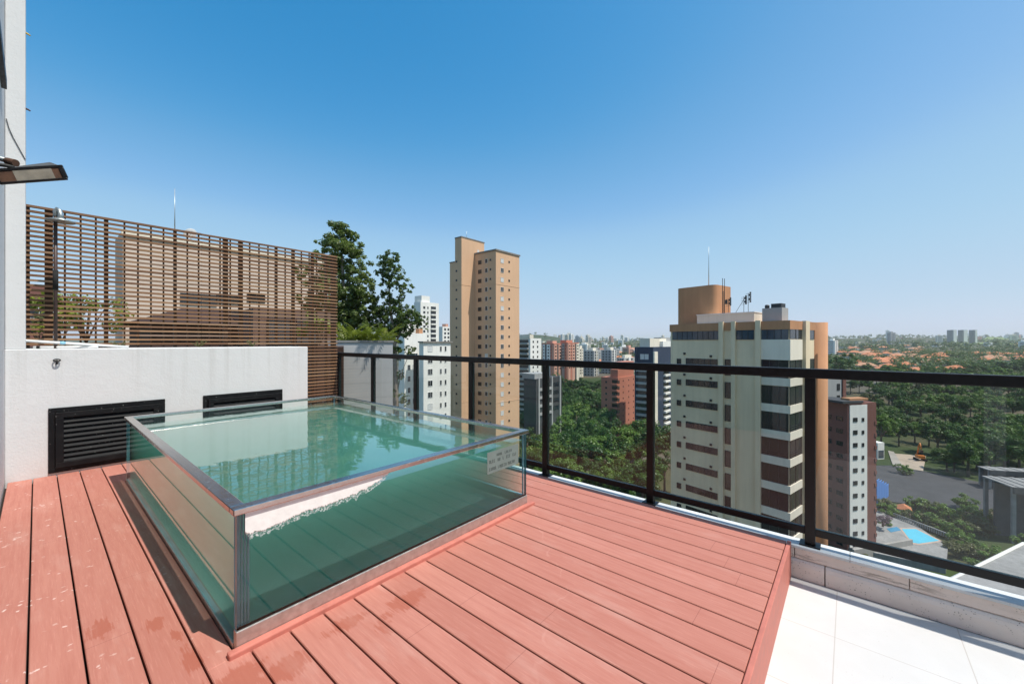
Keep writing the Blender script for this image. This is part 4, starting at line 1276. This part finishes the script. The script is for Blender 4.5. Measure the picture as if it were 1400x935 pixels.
    p.box('cornice', W_dark, -1.6, p.t * .5, -.25, p.s, p.h + .002, p.h + .5)
    p.box('roof_room', W_orange, p.t * .15, p.t * .8, .5, 2.5, p.h + .51, p.h + .95)
    x0, x1 = p.x_at(1161), p.x_at(1184.5)
    p.box('white_stripe', W_white, x0, x1, -.18, -.002, 1.5, p.h - .4)
    zs = rows(p.z_at(576), 11, 2.78)
    p.wins('S', [(p.x_at(1168), 1.05)], zs, .82, 'darkframe', depth=.18)
    p.wins('S', [(p.x_at(1178.5), .5)], zs, .7, 'darkframe', depth=.18)
    p.wins('W', [(p.y_at(1148), 1.3), (p.y_at(1134), .9)], zs, .85, 'darkframe', 'pane')
    for z in zs:
        p.box('balcony', W_brown, p.t - .5, p.t + .05, -.12, -.003, z - .9, z - .1)
    p.done()
mid_blocks()

def neighbours():
    # pale block seen through the screen
    b = Bld('neighbour_house', 'large pale building seen through the slats of the wooden screen', 'building', 168, 33, 150, 447, 314, wallmat('rosy_render', (.66, .54, .45), .85, .06, .2, .05), s_len=5)
    b.h_ = b.h
    b.wins('S', [(b.x_at(272), 2.6)], [b.z_at(416, b.x_at(272))], .9, 'darkframe')
    b.wins('S', [(b.x_at(312), 1.8)], [b.z_at(414, b.x_at(312))], .7, 'darkframe')
    b.wins('S', [(b.x_at(350), 1.5)], [b.z_at(412, b.x_at(350))], .7, 'darkframe')
    b.box('parapet', W_cream, -.1, b.t + .1, -.12, -.002, b.h - .5, b.h + .05)
    r = b.root
    mb = MB(); x = b.x_at(241); mb.tube([(x, .6, b.h), (x, .6, zy(255, b.D + b.UD * x) - b.base)], [.05, .02], 6); mb.build('mast', M['galv'], r)
    b.done()
    for (px, lab, k) in ((261, 'white satellite dish on the pale building above the screen', .55),):
        x = b.x_at(px, 1.0); Dd = b.D + b.UD * x + b.VD; u, v = at(px, Dd)
        d = thing('satellite_dish', lab, 'satellite dish', (u, v, b.base + b.h))
        mb = MB(); mb.lathe([(.001, 0), (.3, .04), (.52, .14), (.53, .15), (.3, .06), (.001, .02)], 20); o = mb.build('dish', M['pvc'], d); o.location = (0, 0, .75); o.rotation_euler = (R(-50), R(-20), 0)
        mb = MB(); mb.tube([(0, 0, 0), (0, 0, .75)], .03, 6); mb.build('stand', M['galv'], d)
    # dark house in front of it, shade put into its wall and roof colour
    b = Bld('neighbour_house', 'dark roofed neighbour house low behind the slatted screen', 'house', 205, 14.5, 160, 348, 440, W_shadebrown, s_len=5, base=-4)
    mb = MB(); T, S, H = b.t, b.s, b.h
    z2 = zy(424, 14.5 + 4) - b.base
    mb.add([(-.5, -.4, H), (T + .3, -.4, H), (T + .3, S, H), (-.5, S, H), (1.4, S * .5, z2), (T + .3, S * .5, z2)], [(0, 1, 5, 4), (2, 3, 4, 5), (3, 0, 4), (1, 2, 5), (3, 2, 1, 0)])
    mb.build('roof', W_shadebrown, b.root); b.done()
    c = Bld('neighbour_house', 'brown rendered annexe standing behind the end of the slatted screen', 'house', 346, 15.5, 330, 455, 421, wallmat('taupe_render', (.14, .09, .075)), s_len=4, base=-6)
    c.wins('S', [(c.t * .3, .8), (c.t * .65, .8)], [c.h - 1.3], .9, 'darkframe'); c.done()
    # grey block wall with plants on top
    u, v = at(463, 12.6); a, bb = at(537, 13.1)
    ang = math.atan2(bb - v, a - u); L = math.hypot(a - u, bb - v)
    w = thing('garden_wall', 'grey block wall of the neighbouring terrace beyond the railing end', 'wall', (u, v, -6), ang)
    mb = MB(); z = 0; top = zy(467.5, 12.9) + 6; k = 0
    hts = []
    while z < top - .01:
        z1 = min(top, z + .46); mb.box(-.3, L, 0, .22, z + .006, z1); z = z1
    mb.box(-.3, L - .01, .012, .2, 0, top - .01)
    mb.build('block_courses', wallmat('pale_grey_block', (.52, .52, .52), .9, .08, .6, .1), w)
    bx(-.32, L + .03, -.03, .25, top + .001, top + .06).build('wall_coping', M['conc'], w)
    bx(-.3, L - .9, .24, 1.2, 0, top - .15).build('planter_soil', W_shadebrown, w)
    for k, (px, s_, kind, lab) in enumerate(((474, .85, 'leafY', 'bright fern-like plant next to the screen end'), (487, .75, 'leafY', 'yellow-green fronded plant second from the screen end'), (499, .8, 'leafY', 'short yellow fronded plant in the middle of the grey wall top'),
                              (511, .8, 'leafY', 'yellow-green fronded plant under the looser eucalyptus'), (524, .78, 'leafY', 'yellow fronded plant at the free end of the grey wall'))):
        uu, vv = at(px, 13.2); fern('fern_plant', lab + ', on the grey wall', uu, vv, zy(468, 13.2) - .12, s_, M[kind], 50 + k, 18)
    # plants between screen and the neighbours
    for k, (px, py, D, w_, h_, mt, lab) in enumerate(((55, 462, 7.5, .7, .9, 'leafY', 'yellow-green bush seen through the screen by the pillar'), (84, 460, 8.5, .7, .95, 'leafO', 'olive bush behind the screen by the shower pipe'),
                               (118, 462, 9.5, 1.2, 1.2, 'leafY', 'taller yellowish bush behind the screen'), (437, 465, 9, .7, .8, 'leafY', 'yellow-leaved bush behind the free end of the screen'))):
        uu, vv = at(px, D); bush('bush', lab, uu, vv, zy(py, D) - .05, w_, h_, M[mt], 70 + k, .09)
    # roof bed those plants grow in
    mb = MB(); q = [at(20, 6.9), at(470, 9.0), at(470, 12.5), at(20, 10.5)]; mb.prism(q, -3.4, 1.18); tag(mb.build('roof_bed', W_shadebrown), 'brown roof terrace bed behind the screen holding bushes', 'planter')
    uu, vv = at(62, 19); mb = MB(); 
    e = Bld('neighbour_house', 'distant brownish roof seen through the screen by the pillar', 'house', 40, 26, 20, 66, 388, W_brown, s_len=5, base=-8); e.wins('S', [(e.t * .5, 1.2)], [e.h - 2.2], 1.2); e.done()
neighbours()

# ================================================================ MIDDLE GROUND: park, street, pool terrace
occupied = []
def park():
    rg = random.Random(5); n = 0
    lab = 'dark green broadleaf tree in the dense canopy below the railing'
    for row, (D, p0, p1, st) in enumerate(((112, 752, 905, 27), (122, 725, 915, 26), (134, 722, 905, 23), (148, 715, 900, 20), (165, 722, 842, 17), (185, 730, 838, 15), (210, 742, 835, 13), (240, 748, 832, 12), (275, 752, 850, 11), (315, 755, 858, 9.5))):
        px = p0 + rg.uniform(0, st)
        while px < p1:
            d = D + rg.uniform(-5, 5); u, v = at(px, d)
            tree('dark' if rg.random() < .68 else 'mid', u, v, rg.uniform(.95, 1.3) * (1.18 if row > 1 else .95), lab, 'trees of the canopy below the railing')
            px += st * rg.uniform(.8, 1.2)
    for k, (px, D, s_) in enumerate(((772, 99, .8), (800, 97, .75), (826, 99, .85), (842, 103, .9), (868, 100, .8), (884, 104, .9), (758, 103, .7))):
        u, v = at(px, D); tree('olive', u, v, s_, 'small olive green tree at the near edge of the canopy', 'olive trees at the near edge of the canopy')
    u, v = at(832, 92); tree('yellow', u, v, .5, 'small bright yellow-green tree in front of the dark canopy')
    # retaining wall and lane in front
    for (q, z0, z1, nm, m_, lab, cat) in (([at(722, 104), at(790, 106), at(790, 107), at(722, 105)], -46, -39.5, 'retaining_wall', W_brown, 'brown retaining wall at the foot of the canopy', 'wall'),
                                ([at(850, 106), at(915, 92), at(915, 93), at(850, 107)], -46, -41, 'retaining_wall', W_brown, 'brown wall beside the lane under the beige building', 'wall')):
        mb = MB(); mb.prism(q, z0, z1); tag(mb.build(nm, m_), lab, cat)
    mb = MB(); mb.prism([at(700, 88), at(925, 82), at(925, 97), at(700, 100)], -45.3, -44.85); struct(mb.build('lane', M['asphalt']))
park()

def car(u, v, z, rz, col, label):
    r = thing('parked_car', label, 'car', (u, v, z), rz, 'cars parked in the lane')
    mb = MB(); prof = [(-2.1, .35), (-2.1, .75), (-1.9, .9), (-1.2, .95), (-.7, 1.42), (.7, 1.42), (1.25, .98), (2.0, .85), (2.15, .6), (2.1, .35)]
    n = len(prof)
    mb.v = [(x, -.85, z_) for x, z_ in prof] + [(x, .85, z_) for x, z_ in prof]
    mb.f = [tuple(range(n)), tuple(range(2 * n - 1, n - 1, -1))] + [(i, i + n, (i + 1) % n + n, (i + 1) % n) for i in range(n)]
    mb.m = [0] * len(mb.f); mb.smooth = [False] * len(mb.f)
    mb.build('body', simple('car_paint_%s' % col[0], col[1], .3), r, bevel=.06)
    mb = MB(); mb.add([(-1.12, -.87, .98), (-.66, -.87, 1.34), (.66, -.87, 1.34), (1.1, -.87, 1.0), (-1.12, .87, .98), (-.66, .87, 1.34), (.66, .87, 1.34), (1.1, .87, 1.0)], [(0, 1, 2, 3), (7, 6, 5, 4), (0, 4, 5, 1), (3, 2, 6, 7)]); mb.build('windows', M['pane'], r)
    for sx in (-1.3, 1.35):
        for sy in (-.82, .82):
            mb = MB(); mb.tube([(sx, sy - .1, .32), (sx, sy + .1, .32)], .33, 14); mb.build('wheel', M['foam'], r)
for k, (px, D, c, lab) in enumerate(((853, 90.5, ('white', (.75, .75, .75)), 'white car parked under the trees, next to a silver one'), (863, 89.5, ('silver', (.5, .5, .52)), 'silver car parked between white and dark cars in the lane'), (873, 88.5, ('dark', (.05, .05, .06)), 'dark car parked in the lane by the beige building'))):
    u, v = at(px, D); car(u, v, -44.85, R(-30), c, lab)

def right_ground():
    # podium with the swimming pool
    Dp = 93
    q = [at(1150, 97), at(1190, 84), at(1293, 84), at(1262, 104), at(1200, 106)]
    podium = thing('pool_terrace', 'concrete podium with turquoise swimming pool at the foot of the brown tower', 'pool terrace', (*at(1235, 92), -45))
    def rel(pts, o): return [(x - o.location.x, y - o.location.y) for x, y in pts]
    w = zy(741, 90) + 45
    pts = rel([at(1160, 88), at(1293, 80), at(1296, 88), at(1225, 107), at(1180, 107)], podium)
    mb = MB(); mb.prism(pts, -1, w); mb.build('podium', M['conc'], podium)
    zp = w
    def onz(px, py, z=None):
        """point of the podium top seen at that place"""
        dz = EYE - (podium.location.z + w); D = FPX * dz / (py - 467); return at(px, D)
    pl = rel([onz(1233, 722.5), onz(1252, 722.5), onz(1284, 738.5), onz(1256, 742.5), onz(1247, 741)], podium)
    mb = MB(); mb.prism(pl, w - .02, w + .055); mb.build('water', M['poolwater'], podium)
    cx = sum(p[0] for p in pl) / 5; cyy = sum(p[1] for p in pl) / 5
    pk = [(cx + (x - cx) * 1.18, cyy + (y - cyy) * 1.18) for x, y in pl]
    mb = MB(); mb.prism(pk, w + .001, w + .03); mb.build('pool_deck', wallmat('peach_paving', (.50, .38, .31)), podium)
    k1 = rel([onz(1212, 722), onz(1226, 719.5), onz(1232, 724), onz(1218, 727)], podium)
    mb = MB(); mb.prism(k1, w - .01, w + .05); mb.build('paddling_pool', simple('deep_blue_water', (.05, .22, .36), .1), podium)
    # balustrade behind the pool
    mb = MB(); a = rel([onz(1222, 706), onz(1300, 736)], podium); A, B = Vector((*a[0], w)), Vector((*a[1], w)); d = (B - A); n = 26
    for i in range(n):
        p = A + d * i / n; mb.box(p.x - .12, p.x + .12, p.y - .12, p.y + .12, w, w + .9)
    mb.tube([A + Vector((0, 0, .95)), B + Vector((0, 0, .95))], .14, 6); mb.build('railing_grating', W_grey, podium)
    # retaining wall below
    mb = MB(); q = rel([onz(1165, 757), onz(1245, 743), onz(1248, 744.5), onz(1168, 759)], podium); mb.prism(q, w - 4, w + 1.2); mb.build('garden_wall', wallmat('pale_block_wall', (.36, .34, .31)), podium)
    # near flat roof at the bottom corner
    zr = -19.0
    def onh(px, py, z): D = FPX * (EYE - z) / (py - 467); return at(px, D)
    r = thing('flat_roof_building', 'pale flat roof with white parapet just below the railing corner', 'building', (*onh(1380, 800, zr), -45))
    o = 45 + zr
    pts = rel([onh(1283, 800, zr), onh(1400, 742, zr), onh(1560, 760, zr), onh(1560, 900, zr), onh(1300, 850, zr)], r)
    mb = MB(); mb.prism(pts, 0, o); mb.build('wall', M['conc'], r)
    mb = MB()
    for i in range(5):
        p, q_ = Vector((*pts[i], o)), Vector((*pts[(i + 1) % 5], o)); mb.tube([p, q_], .16, 4)
    mb.build('parapet', W_white, r)
    # road and sandy lot
    for (nm, pts, m_, z) in (('road', [at(1185, 150), at(1190, 118), at(1330, 108), at(1480, 100), at(1480, 118), at(1340, 132), at(1225, 150)], M['asphalt'], -44.80),
                             ('sandy_lot', [at(1219, 166), at(1222, 149), at(1262, 143), at(1266, 162)], M['sand'], -44.70),
                             ('pale_path', [at(1214, 170), at(1221, 149), at(1236, 147), at(1222, 168)], M['paving'], -44.66)):
        mb = MB(); mb.prism(pts, z - .6, z); struct(mb.build(nm, m_))
    # blue hoarding beside the tower
    u, v = at(1199, 112); a, b_ = at(1215, 120)
    h = thing('blue_hoarding', 'bright blue hoarding panels beside the brown tower', 'hoarding', (u, v, -45), math.atan2(b_ - v, a - u))
    L = math.hypot(a - u, b_ - v)
    mb = MB()
    for i in range(5): mb.box(i * L / 5 + .04, (i + 1) * L / 5 - .04, 0, .12, 0, 7.6 - i * .9)
    mb.build('panel', simple('blue_sheet', (.10, .25, .62), .5), h)
    # small white kiosk behind
    k = Bld('site_hut', 'small white site hut behind the brown tower by the sandy lot', 'hut', 1200, 158, 1196, 1209, 605, W_white, theta=-38, s_len=3); k.box('window', M['paneblue'], .3, k.t - .3, -.05, .02, k.h - 6, k.h - 3); k.done()
    # concrete canopy structures
    def shed(label, px0, px1, D, ytop, ln, hh):
        u, v = at(px0, D); a, b_ = at(px1, D * .96)
        t = thing('concrete_shed', label, 'shed', (u, v, -45), math.atan2(b_ - v, a - u))
        L = math.hypot(a - u, b_ - v); z = zy(ytop, D) + 45
        mb = MB(); n = 14
        for i in range(n): mb.box(i * L / n, (i + 1) * L / n - .12, -.5, ln, z - .4 - .0 * i, z - .12 + .12 * (i % 2))
        mb.build('roof', M['conc'], t)
        bx(-.3, L + .3, -.9, -.501, z - 1.5, z).build('fascia', M['concdark'], t)
        for i in range(4):
            x = .6 + (L - 1.2) * i / 3
            for y in (.3, ln - .6): bx(x - .35, x + .35, y, y + .5, -.5, z - .41).build('column', M['conc'], t)
        bx(0, L, ln * .55, ln * .6, 0, z - .42).build('back_wall', M['concdark'], t)
    shed('low concrete shed with ribbed roof and columns beside the road', 1384, 1500, 92, 664, 8, 4)
    shed('long grey shed with dark openings behind the ribbed one', 1352, 1480, 126, 641, 4, 4)
    # digger
    u, v = at(1258, 156); z = -44.7
    d = thing('excavator', 'orange excavator with raised arm on the sandy lot', 'excavator', (u, v, z), R(20))
    orange = simple('orange_machine', (.65, .20, .03), .5)
    bx(-1.3, 1.3, -1, 1, .9, 2.1).build('body', orange, d, bevel=.1)
    bx(-.2, 1.1, -.9, .3, 2.1, 3.2).build('cab', M['pane'], d, bevel=.1)
    for s_ in (-1, 1): bx(-1.7, 1.7, s_ * 1.2 - .3, s_ * 1.2 + .3, 0, .85).build('track', M['foam'], d, bevel=.2)
    mb = MB(); mb.tube([(1.0, .3, 1.9), (.2, .4, 5.2), (-.8, .4, 6.8)], [.32, .3, .2], 6); mb.tube([(-.8, .4, 6.8), (-1.6, .4, 4.2)], [.2, .15], 6); mb.build('arm', orange, d)
    bx(-2.1, -1.3, 0, .8, 3.5, 4.3).build('bucket', M['rust'], d)
    # orange roofed small house in the planting
    h = thing('small_house', 'tiny house with orange tiled roof among the shrubs above the pool', 'house', (*at(1236, 108), -45))
    h.scale = (.62, .62, .62); bx(-2.4, 2.4, -2, 2, 0, 2.6).build('wall', M['houseC'], h)
    mb = MB(); mb.add([(-2.8, -2.4, 2.6), (2.8, -2.4, 2.6), (2.8, 2.4, 2.6), (-2.8, 2.4, 2.6), (-1.2, 0, 4.2), (1.2, 0, 4.2)], [(0, 1, 5, 4), (1, 2, 5), (2, 3, 4, 5), (3, 0, 4), (3, 2, 1, 0)]); mb.build('roof', M['tile'], h)
right_ground()

def right_trees():
    rg = random.Random(12)
    for k, (px, D, s_, kd) in enumerate(((1208, 112, .9, 'small'), (1222, 105, .9, 'small'), (1243, 102, 1.0, 'small'), (1262, 101, 1.05, 'small'), (1280, 98, 1.0, 'small'), (1296, 95, 1.1, 'small'), (1312, 97, 1.1, 'small'),
                            (1252, 110, 1.1, 'small'), (1275, 107, 1.1, 'small'), (1296, 104, 1.0, 'small'), (1320, 103, .9, 'small'), (1215, 99, .7, 'small'), (1180, 84, .55, 'small'),
                            (1330, 88, 1.1, 'small'), (1350, 84, 1.1, 'small'), (1372, 82, 1.2, 'small'), (1395, 80, 1.1, 'small'), (1340, 79, 1.0, 'small'), (1318, 86, .9, 'small'), (1410, 86, 1.2, 'small'), (1362, 74, .8, 'small'), (1390, 71, .8, 'small'), (1345, 97, 1.0, 'small'), (1338, 101, 1.2, 'small'), (1356, 103, 1.1, 'small'), (1322, 110, 1.0, 'small'), (1372, 98, .9, 'small'), (1240, 140, 1.0, 'small'))):
        u, v = at(px, D); tree(kd, u, v, s_, 'small rounded garden tree between the turquoise pool and the sheds', 'small trees around the pool terrace', z=-45)
    u, v = at(1207, 96); tree('violet', u, v, .6, 'small violet flowering tree beside the turquoise pool', z=-42.5)
    u, v = at(1212, 205); tree('white', u, v, .95, 'pale tree covered in white blossom beside the brown tower')
    u, v = at(1235, 215); tree('white', u, v, .75, 'smaller white blossoming tree in the dark wood')
    u, v = at(1300, 640); tree('yellow', u, v, 1.5, 'yellowish round tree in front of the terracotta roofs')
    lab = 'broadleaf tree of the dense wood beyond the road'
    for row, (D, p0, p1, st) in enumerate(((140, 1292, 1440, 26), (150, 1272, 1440, 24), (163, 1266, 1440, 20), (178, 1205, 1440, 19), (196, 1195, 1440, 17), (216, 1195, 1440, 18), (240, 1195, 1435, 16), (268, 1190, 1435, 14), (300, 1150, 1430, 13), (335, 1140, 1425, 12), (375, 1135, 1425, 11))):
        px = p0 + rg.uniform(0, st)
        while px < p1:
            d = D + rg.uniform(-8, 8); u, v = at(px, d)
            if not (d < 170 and 1215 < px < 1266):
                q_ = rg.random(); tree('dark' if q_ < .45 else 'mid' if q_ < .86 else 'olive', u, v, rg.uniform(.75, 1.35) * (1.35 if q_ >= .86 else 1), lab, 'trees of the wood beyond the road')
            px += st * rg.uniform(.75, 1.25)
    # big tree standing right of the orange column
    u, v = at(1150, 330); tree('dark', u, v, 2.1, 'large dark tree crown just beside the orange corner column', z=gz(u, v) + 4)
right_trees()

# ================================================================ FAR: houses, woods, skyline
def far():
    rg = random.Random(31)
    meshes = []
    for k in range(4):
        w, l, h = rg.uniform(9, 13), rg.uniform(10, 17), rg.uniform(3.2, 6)
        a = MB(); a.box(-l/2, l/2, -w/2, w/2, -6, h)
        r = MB(); e = .7; rh = h + w * .27
        r.add([(-l/2 - e, -w/2 - e, h), (l/2 + e, -w/2 - e, h), (l/2 + e, w/2 + e, h), (-l/2 - e, w/2 + e, h), (-l/2 + w * .35, 0, rh), (l/2 - w * .35, 0, rh)], [(0, 1, 5, 4), (1, 2, 5), (2, 3, 4, 5), (3, 0, 4), (3, 2, 1, 0)])
        meshes.append((a.mesh('wall', M['houseW' if k % 2 else 'houseC']), r.mesh('roof', M['tile' if k != 3 else 'tile2']), l))
    n = 0
    def house(px, D):
        u, v = at(px, D)
        a, r_, l = meshes[rg.randrange(4)]
        o = thing('tiled_house', 'terracotta roofed house in the distant suburb beyond the wood', 'house', (u, v, gz(u, v) + 1.2), rg.choice((0, 0, R(90), R(20), R(-25))), 'terracotta roofed houses of the suburb')
        o.scale = (rg.uniform(1.2, 1.8),) * 2 + (rg.uniform(1.0, 1.25),)
        put('wall', a, o); put('roof', r_, o)
    for (D0, D1, p0, p1, cnt) in ((370, 470, 1180, 1340, 10), (480, 620, 1160, 1290, 15), (620, 760, 1150, 1290, 14), (520, 640, 1340, 1430, 10), (640, 760, 1330, 1430, 8), (760, 950, 1140, 1275, 14), (950, 1300, 1150, 1260, 12), (430, 800, 740, 860, 10), (1000, 1400, 1380, 1430, 5)):
        for i in range(cnt): house(rg.uniform(p0, p1), rg.uniform(D0, D1))
    # woods: many simple crowns as one mass
    b = MB()
    def blob(u, v, z, r, h, nl, leaf):
        for i in range(nl):
            d = Vector((rg.gauss(0, 1), rg.gauss(0, 1), abs(rg.gauss(0, 1)))).normalized()
            b.leaf(Vector((u + d.x * r * rg.uniform(.7, 1.05), v + d.y * r * rg.uniform(.7, 1.05), z + h * (.35 + .65 * d.z * rg.uniform(.75, 1.05)))), d + Vector((0, 0, .3)), leaf * rg.uniform(.7, 1.3), 0, .75, rg)
    for i in range(2600):
        D = 380 * (10.5 ** rg.random()); side = rg.random()
        px = rg.uniform(1115, 1440) if side < .68 else rg.uniform(700, 925)
        u, v = at(px, D)
        cl = noise.noise(Vector((u / 130, v / 130, 2.2))) + .35 * noise.noise(Vector((u / 40, v / 40, 7)))
        if cl < -.05 and D < 2600: continue
        s_ = rg.uniform(.8, 1.4) * (1 if D < 1000 else 1.5)
        blob(u, v, gz(u, v), 5.5 * s_, 10.5 * s_, 46 if D < 900 else 22, 2.0 * s_ if D < 900 else 3.6 * s_)
    o = b.build('woods', M['leafF']); tag(o, 'hazy green woods spread over the valley and distant hills', 'woods', kind='stuff')
    # pale meadow patches on the hill
    for (pts) in ([(1290, 1500), (1400, 1350), (1430, 1600), (1310, 1800)], [(1340, 1900), (1430, 1900), (1430, 2250), (1350, 2200)]):
        mb = MB(); vs = [(*at(a, d), gz(*at(a, d)) + 5.0) for a, d in pts]
        vs2 = [(x, y, z - 12) for x, y, z in vs]
        mb.add(vs + vs2, [(0, 1, 2, 3), (7, 6, 5, 4)] + [(i, (i + 1) % 4 + 0, (i + 1) % 4 + 4, i + 4) for i in range(4)]); struct(mb.build('meadow', wallmat('pale_grass', (.16, .22, .07), .95, .2, .01, 0)))
    # skyline blocks
    cols = [W_white, W_cream, W_grey, W_pink, W_white, W_cream]
    def block(px, D, w, dp, h, m_, label=None, group='pale blocks along the hazy skyline', base=None, rz=None):
        u, v = at(px, D); z = gz(u, v) - 3 if base is None else base
        r = thing('city_block', label or 'small pale building on the hazy distant skyline', 'building', (u, v, z), rg.choice((0, R(15), R(-20), R(40))) if rz is None else rz, group)
        mb = MB(); mb.box(-w/2, w/2, -dp/2, dp/2, 0, h); 
        if h > 18: mb.box(-w * .2, w * .2, -dp * .2, dp * .2, h + .01, h + 4)
        mb.build('wall', m_, r)
        if D < 2600 and h > 14:
            f = MB()
            for zz in range(4, int(h) - 2, 4):
                f.box(-w/2 - .12, w/2 + .12, -dp * .3, dp * .3, zz, zz + 1.6); f.box(-w * .3, w * .3, -dp/2 - .12, dp/2 + .12, zz, zz + 1.6)
            f.build('window_rows', M['paneblue'], r)
    for i in range(150):
        D = rg.uniform(1500, 3600) if i < 95 else rg.uniform(1100, 3600); px = rg.uniform(738, 925) if i < 95 else rg.uniform(1140, 1420)
        tall = rg.random() < .16
        block(px, D, rg.uniform(10, 24), rg.uniform(10, 22), rg.uniform(28, 55) if tall else rg.uniform(8, 17), rg.choice(cols))
    for i in range(34):
        block(rg.uniform(775, 925), rg.uniform(620, 1500), rg.uniform(12, 20), rg.uniform(12, 20), rg.uniform(10, 24), rg.choice(cols), 'pale low apartment block in the city behind the grey towers', 'pale low blocks behind the grey towers')
    for i in range(26):
        block(rg.uniform(1290, 1425), rg.uniform(3000, 4000), rg.uniform(14, 30), 20, rg.uniform(25, 60), rg.choice(cols))
    # the tall slabs on the left part of the skyline
    block(781, 1500, 13, 14, zy(457, 1500) - gz(*at(781, 1500)) + 3, W_white, 'white distant tower left of a bluish one above the pink towers', None)
    block(789, 1550, 12, 14, zy(459, 1550) - gz(*at(789, 1550)) + 3, simple('blue_grey_cladding', (.20, .27, .32), .4), 'blue-grey distant tower beside a white one above the pink towers', None)
    block(806, 1600, 12, 14, zy(460, 1600) - gz(*at(806, 1600)) + 3, W_cream, 'slim cream distant tower standing alone above the grey towers', None)
    block(1138, 800, 14, 14, zy(465, 800) - gz(*at(1138, 800)) + 3, W_white, 'white distant tower right beside the top of the orange column', None)
    block(1398, 1000, 12, 12, zy(466, 1000) - gz(*at(1398, 1000)) + 3, W_white, 'white tower at the far edge of the suburb', None)
    # three big slabs
    for k, (pl, pc, pr, lab) in enumerate(((1294.5, 1303, 1308, 'first of three tall slabs coloured cream for light and grey for shade, nearest the orange column'), (1309.5, 1317, 1323, 'middle one of three tall slabs coloured cream for light and grey for shade on the horizon'), (1324.5, 1333, 1336, 'last of three tall slabs coloured cream for light and grey for shade, farthest from the orange column'))):
        b_ = Bld('apartment_tower', lab, 'tower', pc, 1500, pl, pr, 450.5, W_grey, theta=-58, s_len=None, base=gz(*at(1315, 1500)) - 4)
        b_.box('bay', W_white, b_.t * .1, b_.t * .95, -.8, -.01, 0, b_.h - .5)  # white facing paints the sunlit side lighter than the grey shaded walls
        f = MB()
        for z in range(8, int(b_.h) - 3, 4): f.box(-.25, -.01, b_.s * .1, b_.s * .9, z, z + 1.7)
        f.build('window_rows', M['paneblue'], b_.root); b_.done()
far()

# ================================================================ HAZE
def haze():
    b = MB(); b.box(-5200, 5200, -5200, 5200, -52, 75)
    m, t = newmat('haze_air')
    pv = t.n('ShaderNodeVolumePrincipled'); pv.inputs['Color'].default_value = (.94, .95, .96, 1); pv.inputs['Density'].default_value = .00010
    pv.inputs['Anisotropy'].default_value = .3
    t.out(None, pv.outputs[0])
    tag(b.build('haze', m), 'thin pale blue haze lying over the distant city', 'haze', kind='stuff')
haze()
